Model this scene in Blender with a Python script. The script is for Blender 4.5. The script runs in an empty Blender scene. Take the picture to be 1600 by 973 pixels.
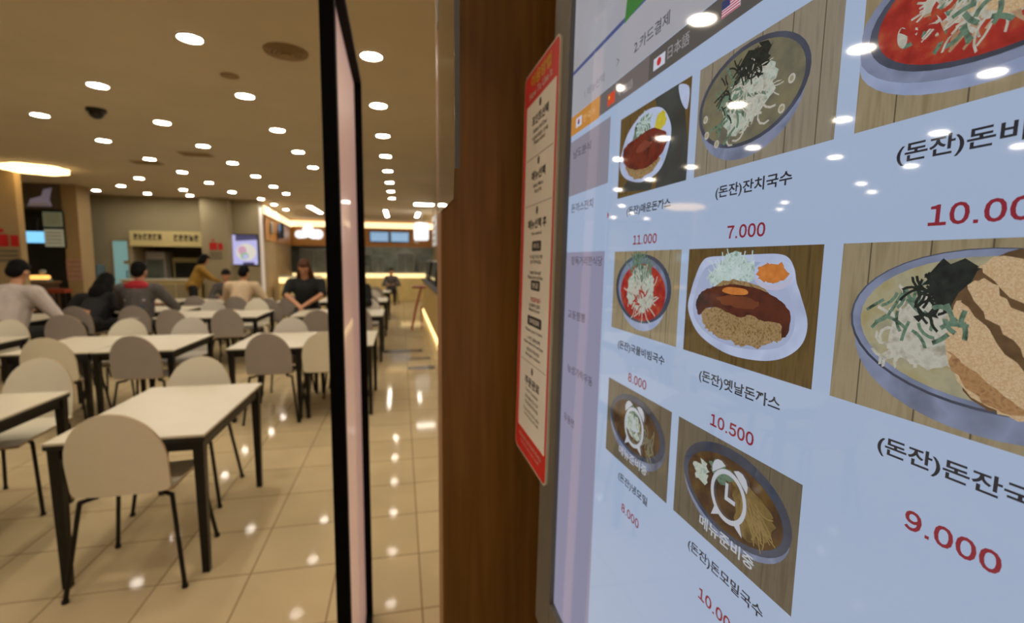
import bpy, bmesh, math, random
from mathutils import Vector, Matrix
R = math.radians
scn = bpy.context.scene
COL = scn.collection
random.seed(4)

# ------------------------------------------------------------ camera, world, exposure
cd = bpy.data.cameras.new('camera'); cam = bpy.data.objects.new('camera', cd); COL.objects.link(cam)
cd.sensor_width = 36; cd.lens = 760 / 1600 * 36; cd.clip_start = 0.01
Fw = Vector((0.22171842, 0.96954089, -0.10407407)); Rt = Vector((0.97500834, -0.22197549, 0.00925291)); Up = Vector((0.01413082, 0.10352463, 0.99452651))
cam.matrix_world = Matrix(((Rt.x, Up.x, -Fw.x, 0), (Rt.y, Up.y, -Fw.y, 0), (Rt.z, Up.z, -Fw.z, 1.55), (0, 0, 0, 1)))
cd.dof.use_dof = True; cd.dof.focus_distance = 0.21; cd.dof.aperture_fstop = 11.5
scn.camera = cam
w = bpy.data.worlds.new('world'); scn.world = w; w.use_nodes = True
w.node_tree.nodes['Background'].inputs[0].default_value = (1, .82, .6, 1)
w.node_tree.nodes['Background'].inputs[1].default_value = .02
scn.view_settings.view_transform = 'Standard'; scn.view_settings.look = 'None'
scn.view_settings.exposure = 0; scn.view_settings.gamma = 1; scn.view_settings.use_curve_mapping = False
LAMP = 114.0                       # radiance of a ceiling downlight
LAMPC = (1, .90, .76)

# ------------------------------------------------------------ helpers
def lin(h):
    h = h.lstrip('#'); c = [int(h[i:i+2], 16) / 255 for i in (0, 2, 4)]
    return tuple(x / 12.92 if x <= .04045 else ((x + .055) / 1.055) ** 2.4 for x in c)
MATS = {}
def mat(name, col, rough=.5, metal=0, spec=.5, var=0, scale=8, bump=0, stretch=None, em=None, es=0, coat=0):
    if name in MATS: return MATS[name]
    m = bpy.data.materials.new(name); m.use_nodes = True; nt = m.node_tree; b = nt.nodes['Principled BSDF']
    if isinstance(col, str): col = lin(col)
    b.inputs['Base Color'].default_value = (*col, 1); b.inputs['Roughness'].default_value = rough
    b.inputs['Metallic'].default_value = metal; b.inputs['Specular IOR Level'].default_value = spec
    b.inputs['Coat Weight'].default_value = coat
    if em:
        if isinstance(em, str): em = lin(em)
        b.inputs['Emission Color'].default_value = (*em, 1); b.inputs['Emission Strength'].default_value = es
    if var or bump:
        tc = nt.nodes.new('ShaderNodeTexCoord'); mp = nt.nodes.new('ShaderNodeMapping'); no = nt.nodes.new('ShaderNodeTexNoise')
        nt.links.new(tc.outputs['Object'], mp.inputs[0]); nt.links.new(mp.outputs[0], no.inputs['Vector'])
        no.inputs['Scale'].default_value = scale; no.inputs['Detail'].default_value = 5
        if stretch: mp.inputs['Scale'].default_value = stretch
        if var:
            rp = nt.nodes.new('ShaderNodeValToRGB'); nt.links.new(no.outputs[0], rp.inputs[0])
            rp.color_ramp.elements[0].position = .3; rp.color_ramp.elements[1].position = .7
            rp.color_ramp.elements[0].color = (*[c * (1 - var) for c in col], 1); rp.color_ramp.elements[1].color = (*[min(1, c * (1 + var)) for c in col], 1)
            nt.links.new(rp.outputs[0], b.inputs['Base Color'])
        if bump:
            bp = nt.nodes.new('ShaderNodeBump'); bp.inputs['Strength'].default_value = bump; bp.inputs['Distance'].default_value = .01
            nt.links.new(no.outputs[0], bp.inputs['Height']); nt.links.new(bp.outputs[0], b.inputs['Normal'])
    MATS[name] = m; return m
def scr(name, cols, scale=0, gain=1.0, detail=4, stretch=None):
    """lit screen content: emission under a glossy black panel; cols = one colour, or several mixed by noise"""
    if name in MATS: return MATS[name]
    m = bpy.data.materials.new(name); m.use_nodes = True; nt = m.node_tree; b = nt.nodes['Principled BSDF']
    b.inputs['Base Color'].default_value = (.012, .012, .014, 1); b.inputs['Roughness'].default_value = .035
    b.inputs['Specular IOR Level'].default_value = .5; b.inputs['Emission Strength'].default_value = gain
    cols = [cols] if isinstance(cols, str) else cols
    b.inputs['Emission Color'].default_value = (*lin(cols[0]), 1)
    if scale:
        tc = nt.nodes.new('ShaderNodeTexCoord'); no = nt.nodes.new('ShaderNodeTexNoise'); rp = nt.nodes.new('ShaderNodeValToRGB')
        mp = nt.nodes.new('ShaderNodeMapping'); nt.links.new(tc.outputs['Object'], mp.inputs[0]); nt.links.new(mp.outputs[0], no.inputs['Vector'])
        if stretch: mp.inputs['Scale'].default_value = stretch
        no.inputs['Scale'].default_value = scale; no.inputs['Detail'].default_value = detail
        nt.links.new(no.outputs[0], rp.inputs[0]); nt.links.new(rp.outputs[0], b.inputs['Emission Color'])
        cr = rp.color_ramp; n = len(cols)
        while len(cr.elements) < n: cr.elements.new(.5)
        for i, c in enumerate(cols):
            cr.elements[i].position = .32 + .36 * i / (n - 1); cr.elements[i].color = (*lin(c), 1)
    MATS[name] = m; return m
def glow(name, col, s):
    return mat(name, (.8, .8, .8), .5, em=col, es=s)

class MB:
    def __init__(s): s.bm = bmesh.new(); s.mi = 0
    def _tag(s, faces):
        for f in faces: f.material_index = s.mi
    def box(s, x0, x1, y0, y1, z0, z1, bev=0):
        g = bmesh.ops.create_cube(s.bm, size=1); v = g['verts']
        for a in v: a.co = Vector(((x0 + x1) / 2 + a.co.x * (x1 - x0), (y0 + y1) / 2 + a.co.y * (y1 - y0), (z0 + z1) / 2 + a.co.z * (z1 - z0)))
        fs = {f for a in v for f in a.link_faces}; s._tag(fs)
        if bev:
            es = list({e for a in v for e in a.link_edges})
            r = bmesh.ops.bevel(s.bm, geom=es, offset=bev, segments=2, affect='EDGES', profile=.5); s._tag(r['faces'])
        return s
    def cyl(s, p, q, r1, r2=None, n=12):
        p, q = Vector(p), Vector(q); d = q - p
        g = bmesh.ops.create_cone(s.bm, cap_ends=True, segments=n, radius1=r1, radius2=r1 if r2 is None else r2, depth=d.length)
        M = Matrix.Translation((p + q) / 2) @ d.to_track_quat('Z', 'Y').to_matrix().to_4x4()
        bmesh.ops.transform(s.bm, matrix=M, verts=g['verts']); s._tag({f for a in g['verts'] for f in a.link_faces}); return s
    def ball(s, c, r, n=12):
        if not hasattr(r, '__len__'): r = (r, r, r)
        g = bmesh.ops.create_uvsphere(s.bm, u_segments=n, v_segments=max(6, n * 2 // 3), radius=1)
        for a in g['verts']: a.co = Vector((c[0] + a.co.x * r[0], c[1] + a.co.y * r[1], c[2] + a.co.z * r[2]))
        s._tag({f for a in g['verts'] for f in a.link_faces}); s.last = list(g['verts']); return s
    def cap(s, p, q, r1, r2, n=12):                       # tapered limb with round ends
        s.ball(p, r1, n); s.ball(q, r2, n); s.cyl(p, q, r1, r2, n); return s
    def tube(s, pts, r, n=8):
        for a, b in zip(pts, pts[1:]): s.cyl(a, b, r, r, n)
        for a in pts[1:-1]: s.ball(a, r, n)
        return s
    def poly(s, pts):
        f = s.bm.faces.new([s.bm.verts.new(p) for p in pts]); f.material_index = s.mi; return s
    def prism(s, pts, d):                                  # closed outline extruded along vector d
        d = Vector(d); a = [s.bm.verts.new(p) for p in pts]; b = [s.bm.verts.new(Vector(p) + d) for p in pts]; n = len(a)
        fs = [s.bm.faces.new(a[::-1]), s.bm.faces.new(b)] + [s.bm.faces.new((a[i], a[(i + 1) % n], b[(i + 1) % n], b[i])) for i in range(n)]
        s._tag(fs); bmesh.ops.recalc_face_normals(s.bm, faces=fs); return s
    def grid(s, rows):                                     # rows of points -> quads
        vs = [[s.bm.verts.new(p) for p in r] for r in rows]
        for i in range(len(vs) - 1):
            for j in range(len(vs[0]) - 1):
                s.bm.faces.new((vs[i][j], vs[i][j + 1], vs[i + 1][j + 1], vs[i + 1][j])).material_index = s.mi
        return s
    def build(s, name, m, parent=None, smooth=False, label=None):
        me = bpy.data.meshes.new(name); s.bm.to_mesh(me); s.bm.free()
        for x in (m if isinstance(m, (list, tuple)) else [m]): me.materials.append(x)
        if smooth:
            for p in me.polygons: p.use_smooth = True
            me.set_sharp_from_angle(angle=R(40)) if hasattr(me, 'set_sharp_from_angle') else None
        o = bpy.data.objects.new(name, me); COL.objects.link(o)
        if parent: o.parent = parent
        if label: o['label'] = label
        return o
def tag(o, label, cat, group=None):
    o['label'] = label; o['category'] = cat
    if group: o['group'] = group
    return o
def thing(name, label, cat, loc=(0, 0, 0), rz=0, group=None):
    o = bpy.data.objects.new(name, None); COL.objects.link(o); o.location = loc; o.rotation_euler = (0, 0, rz); o.empty_display_size = .1
    return tag(o, label, cat, group)
def struct(o): o['kind'] = 'structure'; return o
def dup(root, loc, rz, label, group=None, swap=None):
    def cp(o, par):
        c = o.copy(); COL.objects.link(c); c.parent = par
        if swap and o.type == 'MESH' and o.data.name in swap: c.data = swap[o.data.name]
        for ch in [x for x in o.children]: cp(ch, c)
        return c
    r = cp(root, None); r.location = loc; r.rotation_euler = (0, 0, rz); r['label'] = label
    if group: r['group'] = group
    return r
def smooth_closed(pts, k=6):
    n = len(pts); o = []
    for i in range(n):
        a, b, c, d = (Vector((*pts[(i + j) % n], 0)) for j in (-1, 0, 1, 2))
        for t in range(k):
            t /= k
            v = .5 * (2 * b + (c - a) * t + (2 * a - 5 * b + 4 * c - d) * t * t + (3 * b - a - 3 * c + d) * t ** 3); o.append((v.x, v.y))
    return o
TXT = {}
def text_mesh(body, bold=0):
    """outline text as flat triangles, in em units, left baseline at the origin"""
    if (body, bold) in TXT: return TXT[(body, bold)]
    cu = bpy.data.curves.new('lettering', 'FONT'); cu.body = body; cu.offset = bold; cu.resolution_u = 3
    o = bpy.data.objects.new('lettering', cu); COL.objects.link(o)
    dg = bpy.context.evaluated_depsgraph_get(); ev = o.evaluated_get(dg); me = ev.to_mesh()
    r = ([v.co[:2] for v in me.vertices], [tuple(p.vertices) for p in me.polygons]); ev.to_mesh_clear()
    bpy.data.objects.remove(o); bpy.data.curves.remove(cu); TXT[(body, bold)] = r; return r
def put_text(mb, body, u, v, width=None, height=None, h=0, bold=0, centre=True, place=None):
    """adds text to mb fitted to a width and/or height box centred on (u, v); place maps (u,v,h) to 3-D"""
    vs, fs = text_mesh(body, bold)
    if not vs: return mb
    xs = [a[0] for a in vs]; ys = [a[1] for a in vs]; w, hh = max(xs) - min(xs), max(ys) - min(ys)
    sx = width / w if width else None; sy = height / hh if height else None
    sx = sx or sy; sy = sy or sx; cx, cy = (max(xs) + min(xs)) / 2, (max(ys) + min(ys)) / 2
    pl = place or (lambda a, b, c: (a, b, c))
    nv = [mb.bm.verts.new(pl(u + (x - cx) * sx, v + (y - cy) * sy, h)) for x, y in vs]
    for f in fs:
        try: mb.bm.faces.new([nv[i] for i in f]).material_index = mb.mi
        except ValueError: pass
    return mb

# ------------------------------------------------------------ materials
def floor_mat():
    m = bpy.data.materials.new('beige_polished_tile'); m.use_nodes = True; nt = m.node_tree; b = nt.nodes['Principled BSDF']
    tc = nt.nodes.new('ShaderNodeTexCoord'); mp = nt.nodes.new('ShaderNodeMapping'); br = nt.nodes.new('ShaderNodeTexBrick')
    nt.links.new(tc.outputs['Object'], mp.inputs[0]); nt.links.new(mp.outputs[0], br.inputs['Vector'])
    T = .408; mp.inputs['Location'].default_value = (-.072 + T * 10, -.0 + .05, 0)
    br.offset = 0; br.squash = 1; br.inputs['Scale'].default_value = 1; br.inputs['Brick Width'].default_value = T; br.inputs['Row Height'].default_value = .422
    br.inputs['Mortar Size'].default_value = .0035; br.inputs['Mortar Smooth'].default_value = .2
    br.inputs['Color1'].default_value = (*lin('#c9b58e'), 1); br.inputs['Color2'].default_value = (*lin('#c2ae86'), 1); br.inputs['Mortar'].default_value = (*lin('#86704b'), 1)
    no = nt.nodes.new('ShaderNodeTexNoise'); no.inputs['Scale'].default_value = 2.5; nt.links.new(tc.outputs['Object'], no.inputs['Vector'])
    mx = nt.nodes.new('ShaderNodeMix'); mx.data_type = 'RGBA'; mx.blend_type = 'MULTIPLY'; mx.inputs['Factor'].default_value = .25
    nt.links.new(br.outputs['Color'], mx.inputs['A']); nt.links.new(no.outputs[0], mx.inputs['B']); nt.links.new(mx.outputs['Result'], b.inputs['Base Color'])
    b.inputs['Roughness'].default_value = .06; b.inputs['Specular IOR Level'].default_value = .022
    return m
def wood_mat(name, c1, c2, axis='Z', scale=6, rough=.45):
    m = bpy.data.materials.new(name); m.use_nodes = True; nt = m.node_tree; b = nt.nodes['Principled BSDF']
    tc = nt.nodes.new('ShaderNodeTexCoord'); mp = nt.nodes.new('ShaderNodeMapping'); no = nt.nodes.new('ShaderNodeTexNoise'); rp = nt.nodes.new('ShaderNodeValToRGB')
    nt.links.new(tc.outputs['Object'], mp.inputs[0]); nt.links.new(mp.outputs[0], no.inputs['Vector']); nt.links.new(no.outputs[0], rp.inputs[0]); nt.links.new(rp.outputs[0], b.inputs['Base Color'])
    mp.inputs['Scale'].default_value = {'Z': (12, 12, .6), 'X': (.6, 12, 12)}[axis]
    no.inputs['Scale'].default_value = scale; no.inputs['Detail'].default_value = 6; no.inputs['Distortion'].default_value = .6
    rp.color_ramp.elements[0].position = .3; rp.color_ramp.elements[1].position = .72
    rp.color_ramp.elements[0].color = (*lin(c1), 1); rp.color_ramp.elements[1].color = (*lin(c2), 1)
    b.inputs['Roughness'].default_value = rough; return m
M = dict(
    floor=floor_mat(), ceil=mat('ceiling_paint', '#c9bda6', .9, var=.04, scale=1.5), wall=mat('wall_paint', '#968a6c', .85, var=.05, scale=2),
    wallw=mat('warm_plaster', '#a08a64', .85, var=.08, scale=2), dark=mat('dark_interior', '#2b2a26', .7, var=.2, scale=4),
    black=mat('black_metal', '#0b0b0b', .38, var=.2, scale=20), blackm=mat('black_frame_paint', '#030303', .7, spec=.12, var=.1, scale=30),
    leg=mat('black_tube_steel', '#12100e', .35, .3, var=.15, scale=30),
    top=mat('white_laminate', '#c6bda6', .35, var=.03, scale=5), edge=mat('black_edge_band', '#15120f', .5, var=.1, scale=20),
    cream=mat('cream_chair_shell', '#e2dac2', .5, var=.03, scale=6), grey=mat('grey_chair_shell', '#9b928a', .5, var=.04, scale=6),
    pale=mat('pale_grey_chair_shell', '#c8c0b2', .5, var=.03, scale=6), ply=mat('plywood_seat', '#a58a62', .55, var=.15, scale=20, stretch=(1, 6, 1)),
    brown=wood_mat('brown_wood_board', '#7d531c', '#9a6a2c'), band=wood_mat('orange_wood_band', '#a8702c', '#c48c48', 'X', 4),
    steel=mat('brushed_steel', '#9aa09c', .4, .4, var=.15, scale=8, stretch=(1, 1, 12)), kit=mat('kitchen_dark_steel', '#7d8781', .45, .3, var=.3, scale=3),
    trim=mat('lamp_trim_white', '#d8d0c0', .5, var=.02, scale=9), grille=mat('brown_vent_grille', '#8f7650', .6, var=.1, scale=30),
    red=mat('red_paint', '#b3120f', .45, var=.05, scale=10), redd=mat('dark_red_paint', '#8e1a1a', .45, var=.1, scale=10), white=mat('white_plastic', '#cfcabf', .4, var=.02, scale=10),
    skin=mat('skin', '#b98563', .55, var=.06, scale=30), hair=mat('black_hair', '#070606', .75, spec=.15, var=.4, scale=40, stretch=(1, 1, .2)), hairb=mat('brown_hair', '#4a2a18', .7, spec=.2, var=.4, scale=40, stretch=(1, 1, .2)),
    dkcloth=mat('black_cloth', '#0d0e11', .85, var=.3, scale=20), greycloth=mat('grey_cloth', '#4f4a48', .85, var=.2, scale=15), shirt=mat('pale_shirt_cloth', '#b3a8a0', .85, var=.08, scale=12),
    beige=mat('beige_shirt_cloth', '#cdb594', .85, var=.06, scale=12), yellow=mat('yellow_cloth', '#8f6d22', .85, var=.1, scale=12), trouser=mat('dark_trousers', '#17171a', .85, var=.2, scale=15),
    redcloth=mat('red_cloth', '#a01723', .8, var=.1, scale=15), whcloth=mat('white_cloth', '#c9c2b8', .8, var=.08, scale=15), blue=mat('teal_cloth', '#27465c', .8, var=.1, scale=15),
    eye=mat('dark_eye', '#120c0a', .3, var=.1, scale=50), lip=mat('lip', '#8a4a40', .5, var=.05, scale=50),
    cream_board=mat('cream_sign_board', '#c9b982', .6, var=.05, scale=4), ink=mat('dark_ink', '#463c2a', .7, var=.1, scale=40), paper=mat('sign_paper', '#efe8dc', .5, var=.02, scale=20),
    lamp=glow('downlight_glow', LAMPC, LAMP), tube=glow('tube_glow', (1, .93, .82), 26), cove=glow('cove_glow', (1, .72, .36), 1.7),
    ringlamp=glow('ring_lamp_glow', (1, .66, .28), 6), led=glow('counter_led', (1, .70, .27), 1.5), led2=glow('kick_led', (1, .72, .28), 2.2), wsign=glow('white_sign_glow', (.85, .92, 1), 1.1),
    kiosk=mat('kiosk_grey_shell', '#6c675e', .45, var=.05, scale=12), bezel=mat('kiosk_bezel', '#6b655b', .4, var=.05, scale=20),
)

# ------------------------------------------------------------ room shell
H = 3.043
def wallbox(name, x0, x1, y0, y1, z0, z1, m): b = MB(); b.box(x0, x1, y0, y1, z0, z1); return struct(b.build(name, m))
wallbox('floor', -10, 2.2, -3.5, 21.5, -.1, 0, M['floor'])
wallbox('ceiling', -10, 2.2, -3.5, 21.5, H, H + .1, M['ceil'])
wallbox('wall_left', -10.1, -10, -3.5, 14, 0, H, M['wallw'])
wallbox('wall_right', 1.35, 1.45, .84, 21, 0, H, M['wallw'])
wallbox('wall_rear', -10, 2.2, -3.6, -3.5, 0, H, M['wallw'])
wallbox('wall_kiosk', .62, .72, -3.5, .84, 0, H, M['wallw'])
# back wall of the hall: three stretches around the openings
wallbox('wall_back_left', -8.2, -6.96, 14, 14.2, 0, H, M['wall'])
wallbox('wall_back_middle', -6.58, -6.5, 14, 14.2, 0, H, M['wall'])
wallbox('wall_back_above', -6.96, -6.58, 14, 14.2, 1.99, H, M['wall'])
wallbox('wall_back_over', -6.5, -4.9, 14, 14.2, 1.86, H, M['wall'])
wallbox('wall_back_right', -4.9, -3.57, 14, 14.2, 0, H, M['wall'])
b = MB(); b.box(-4.86, -4.22, 13.72, 14, 0, H, .01); struct(b.build('pillar_back', M['wall']))
b = MB(); b.box(-6.88, -6.60, 12.15, 12.6, 0, H, .01); struct(b.build('pillar_corner', M['wallw']))
b = MB(); b.box(-7.2, -6.30, 10, 10.15, 0, H, .015); struct(b.build('pillar_left', mat('tan_pillar', '#9a8560', .8, var=.08, scale=2)))
b = MB(); b.prism([(-3.57, 14.2, 0), (-4.1, 20.3, 0), (-4.3, 20.3, 0), (-3.72, 14.2, 0)], (0, 0, H)); struct(b.build('wall_stall_left', M['wallw']))
wallbox('wall_stall_back', -4.3, 1.45, 21, 21.1, 0, H, M['kit'])
b = MB(); b.box(-4.1, 1.35, 20.0, 20.12, 2.04, H); struct(b.build('wall_stall_soffit', M['band']))
# dark tile inlays crossing the aisle
for i, (x0, x1, y0, y1) in enumerate([(-.3, .34, 8.25, 8.5), (.08, .44, 7.62, 7.78), (.08, .46, 6.9, 7.12)]):
    b = MB(); b.box(x0, x1, y0, y1, 0, .003); struct(b.build('trim_%d' % (i + 1), mat('dark_floor_tile', '#4a463f', .15, var=.15, scale=10)))

# ------------------------------------------------------------ menu kiosk
TN, EN = R(1.0), R(.3)
KN = Vector((math.cos(TN) * math.cos(EN), math.cos(TN) * math.sin(EN), -math.sin(TN)))     # into the screen
KU = -Vector((0, 0, 1)).cross(KN).normalized(); KV = KU.cross(KN); KV = KV if KV.z > 0 else -KV
KO = Vector((0, 0, 1.55)) + KN * .18
UB, VB = -.29, -1.545                                                                      # base point in panel coordinates
def kframe(u0, v0): 
    o = KO + KU * u0 + KV * v0; n = -KN
    return Matrix(((KU.x, KV.x, n.x, o.x), (KU.y, KV.y, n.y, o.y), (KU.z, KV.z, n.z, o.z), (0, 0, 0, 1)))
kiosk = thing('order_kiosk', 'tall grey self-order kiosk with a lit touch screen of Korean dishes', 'kiosk')
kiosk.matrix_world = kframe(UB, VB)
def K(u, v, h=0): return (u - UB, v - VB, h)
def kb(mb, u0, u1, v0, v1, h0, h1, bev=0): a, c = K(u0, v0, h0), K(u1, v1, h1); return mb.box(a[0], c[0], a[1], c[1], a[2], c[2], bev)
S0, S1, T0, T1 = -.512, -.052, -.40, .42                                                   # lit area
b = MB(); kb(b, -.572, .008, -1.42, .50, -.13, -.004, .006); b.build('housing', M['kiosk'], kiosk)
b = MB(); kb(b, -.60, .03, -1.54, -1.42, -.2, .03, .01); b.build('base_plinth', M['kiosk'], kiosk)
b = MB()
for (u0, u1, v0, v1) in [(-.570, S0 - .004, T0 - .06, T1 + .06), (S1 + .004, .006, T0 - .06, T1 + .06), (S0 - .004, S1 + .004, T1 + .004, T1 + .06), (S0 - .004, S1 + .004, T0 - .06, T0 - .004)]:
    kb(b, u0, u1, v0, v1, -.006, .0035, .0015)
b.build('bezel', M['bezel'], kiosk)
b = MB(); kb(b, -.40, -.16, -.72, -.60, -.006, .012, .004); b.build('card_reader', M['black'], kiosk)
b = MB(); kb(b, -.38, -.18, -.92, -.84, -.006, .006, .004); b.build('receipt_slot', M['black'], kiosk)
BGW = scr('screen_white', '#98a8c2')
b = MB(); kb(b, S0, S1, T0, T1, -.006, -.0012); screen = b.build('screen', BGW, kiosk)
def flat(u0, u1, v0, v1, layer, name, m, label=None):
    h = -.0012 + layer * .00016; b = MB(); b.poly([K(u0, v0, h), K(u1, v0, h), K(u1, v1, h), K(u0, v1, h)]); return b.build(name, m, screen, label=label)
def ktext(name, body, u, v, m, width=None, height=None, bold=0, layer=2, label=None):
    b = MB(); put_text(b, body, u, v, width, height, -.0012 + layer * .00016, bold, place=K); return b.build(name, m, screen, label=label)
INK = scr('screen_ink', '#23242c'); GREY = scr('screen_grey_text', '#6d6c74'); REDT = scr('screen_red_text', '#7c2430')
def kprice(name, body, u, v, m, width, height, bold, layer=2):
    x, vs, fs = 0, [], []
    for ch in body:
        if ch == '.': a, f = [(.08, 0), (.21, 0), (.21, .13), (.08, .13)], [(0, 1, 2, 3)]; adv = .30
        else: a, f = text_mesh(chr(0xFF10 + int(ch)), bold); c = (min(q[0] for q in a) + max(q[0] for q in a)) / 2; z = min(q[1] for q in a); a = [((q[0] - c) * .94 + .31, q[1] - z) for q in a]; adv = .62
        n = len(vs); vs += [(p_[0] + x, p_[1]) for p_ in a]; fs += [tuple(i + n for i in q) for q in f]; x += adv
    hh = max(p_[1] for p_ in vs); b = MB(); nv = [b.bm.verts.new(K(u + (p_[0] / x - .5) * width, v + (p_[1] / hh - .5) * height, -.0012 + layer * .00016)) for p_ in vs]
    for f in fs: b.bm.faces.new([nv[i] for i in f])
    return b.build(name, m, screen)
# header, step row and language bar
flat(S0, S1, .2005, T1, 1, 'header_picture', scr('screen_header', ['#8f8d90', '#9a9aa2'], 14))
flat(S0, S1, .1985, .2025, 2, 'header_line', scr('screen_blue_line', '#454f78'))
b = MB(); h = -.0012 + 3 * .00016
b.poly([K(-.3905, .1975, h), K(-.349, .2010, h), K(-.352, .236, h), K(-.385, .232, h)]); b.build('header_icon', scr('screen_green', '#2f6b33'), screen, label='green icon on the header')
flat(S0, S1, .156, .1985, 1, 'step_row', scr('screen_step_row', '#97979f'))
ktext('step_text', '1.메뉴선택', -.452, .1688, GREY, .048, .0085); ktext('step_arrow', '>', -.4003, .1715, GREY, .005, .007); ktext('step_text', '2.카드결제', -.345, .1705, scr('screen_step_ink', '#3d4049'), .052, .0094, .012)
flat(-.436, S1, .1365, .1555, 1, 'language_bar', scr('screen_bar', '#4c4a49')); flat(-.436, -.345, .1365, .1555, 2, 'language_tab', scr('screen_bar_grey', '#625c5c'))
flat(S0, -.436, .1355, .1555, 2, 'language_tab', scr('screen_orange', '#b07a38'), 'orange selected language tab')
ktext('language_text', '한국어', -.462, .1452, scr('screen_cream', '#c8a070'), .03, .007, layer=3)
ktext('language_text', '中國語', -.383, .1442, scr('screen_bar_text', '#8b888c'), .026, .007, layer=3)
ktext('language_text', '日本語', -.306, .1462, scr('screen_bar_text2', '#8e8c90'), .026, .0085, layer=3)
ktext('language_text', 'English', -.224, .1462, scr('screen_bar_text2', '#8e8c90'), .028, .008, layer=3)
def disc(b, u, v, ru, rv, h, n=20): b.poly([K(u + ru * math.cos(2 * math.pi * k / n), v + rv * math.sin(2 * math.pi * k / n), h) for k in range(n)])
def kquad(b, u0, u1, v0, v1, h): b.poly([K(u0, v0, h), K(u1, v0, h), K(u1, v1, h), K(u0, v1, h)])
WH = scr('screen_flag_white', '#b9bcca'); FR = scr('screen_flag_red', '#b02630'); FB = scr('screen_flag_blue', '#2f3560'); FCN = scr('screen_cn_red', '#c0492e'); FYE = scr('screen_flag_yellow', '#d8b040')
h3, h4, h5 = (-.0012 + k * .00016 for k in (3, 4, 5))
b = MB(); kquad(b, -.497, -.481, .1412, .1505, h3); b.mi = 1; b.poly([K(-.489 + .0028 * math.cos(math.pi * k / 10), .1459 + .0028 * math.sin(math.pi * k / 10), h4) for k in range(11)]); b.mi = 2; b.poly([K(-.489 + .0028 * math.cos(math.pi + math.pi * k / 10), .1459 + .0028 * math.sin(math.pi + math.pi * k / 10), h4) for k in range(11)]); b.build('flag_icon', [WH, FR, FB], screen, label='South Korean flag icon')
b = MB(); kquad(b, -.418, -.403, .1395, .1495, h3); b.mi = 1
b.poly([K(-.4145 + (.0022 if k % 2 == 0 else .0009) * math.sin(math.pi * k / 5), .1463 + (.0022 if k % 2 == 0 else .0009) * math.cos(math.pi * k / 5), h4) for k in range(10)]); b.build('flag_icon', [FCN, FYE], screen, label='Chinese flag icon')
b = MB(); kquad(b, -.3380, -.3222, .1410, .1492, h3); b.mi = 1; disc(b, -.330, .1452, .0030, .0028, h4); b.build('flag_icon', [WH, FR], screen, label='Japanese flag icon')
b = MB(); kquad(b, -.2608, -.2450, .1422, .1512, h3); b.mi = 1
for k in range(6): kquad(b, -.2608, -.2450, .1422 + k * .0015, .1422 + k * .0015 + .00075, h4)
b.mi = 2; kquad(b, -.2608, -.2535, .1464, .1512, h5); b.build('flag_icon', [WH, FR, FB], screen, label='United States flag icon')
# side bar of stall tabs
SB = scr('screen_sidebar', '#85839a')
flat(S0, -.410, .0725, .1295, 1, 'stall_tab', scr('screen_sidebar_grey', '#807d8a')); flat(S0, -.410, T0, .0125, 1, 'stall_tab', SB); flat(S0, -.410, .014, .071, 1, 'stall_tab', BGW, 'white selected stall tab')
for s, u, v, wd in [('남도분식', -.478, .1150, .048), ('돈까스잔치', -.472, .0588, .06), ('장독거리한식당', -.455, .0035, .082), ('교동짬뽕', -.475, -.0535, .05), ('능성가락우동', -.460, -.1120, .07), ('우동면', -.485, -.168, .032)]:
    ktext('stall_name', s, u, v, scr('screen_tab_ink', '#4b4853'), wd, .0092, .012)
b = MB(); b.poly([K(-.4075, .0405, h3), K(-.4040, .0438, h3), K(-.4075, .0470, h3)]); b.build('tab_arrow', scr('screen_arrow_red', '#9a3f4c'), screen, label='small red arrow')

# --- dish photographs
PC = [-.389, -.279, -.168]; PR = [.1207, .0115, -.098]; PW, PH = .1015, .0648
WOOD = scr('photo_pale_wood', ['#787062', '#7f7768', '#726a5c'], 60, stretch=(5, .4, 1)); WOODB = scr('photo_brown_wood', ['#4c3b20', '#5a4828', '#41331c'], 60, stretch=(5, .4, 1))
WOODY = scr('photo_tan_wood', ['#7d7157', '#877b62', '#75694f'], 60, stretch=(5, .4, 1)); WOODD = scr('photo_dim_wood', ['#585042', '#5f5748', '#52493c'], 60, stretch=(5, .4, 1))
SEAM = scr('photo_seam', '#4e4638'); RIM = scr('photo_steel_rim', ['#5d6478', '#747d96', '#4b5060'], 30); RIMD = scr('photo_steel_dark', ['#2f333e', '#444a5a'], 40); RIML = scr('photo_steel_light', ['#7c88a6', '#95a1bd'], 40)
BROTH = scr('photo_broth', ['#55544a', '#64614e', '#6e6850'], 90); BROTHL = scr('photo_pale_broth', ['#7d7a66', '#938d72', '#8a7f58'], 90); BROTHD = scr('photo_dark_broth', ['#2c2018', '#463222', '#55401f'], 70)
SOUP = scr('photo_red_soup', ['#7d211c', '#8f2822', '#96442c'], 160); NOOD = scr('photo_noodles', ['#8f9a90', '#a9b0a4', '#7d8a80'], 240); NOODL = scr('photo_noodles_light', ['#9c9a8e', '#aaa79c', '#868272'], 240)
GREEN = scr('photo_greens', ['#3f5546', '#5d7563', '#2c3a30'], 300); SEA = scr('photo_seaweed', ['#15191a', '#222a26'], 300); PLATE = scr('photo_plate', ['#98a3c0', '#a6b1cc', '#8d97b4'], 25)
SAUCE = scr('photo_brown_sauce', ['#3a201a', '#52281c', '#2a1a18'], 60); RSAUCE = scr('photo_red_sauce', ['#4a1a16', '#642219', '#3a1614'], 70); CRUMB = scr('photo_breadcrumb', ['#65502f', '#7f6744', '#937a56', '#5a4328'], 560, detail=8)
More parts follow.
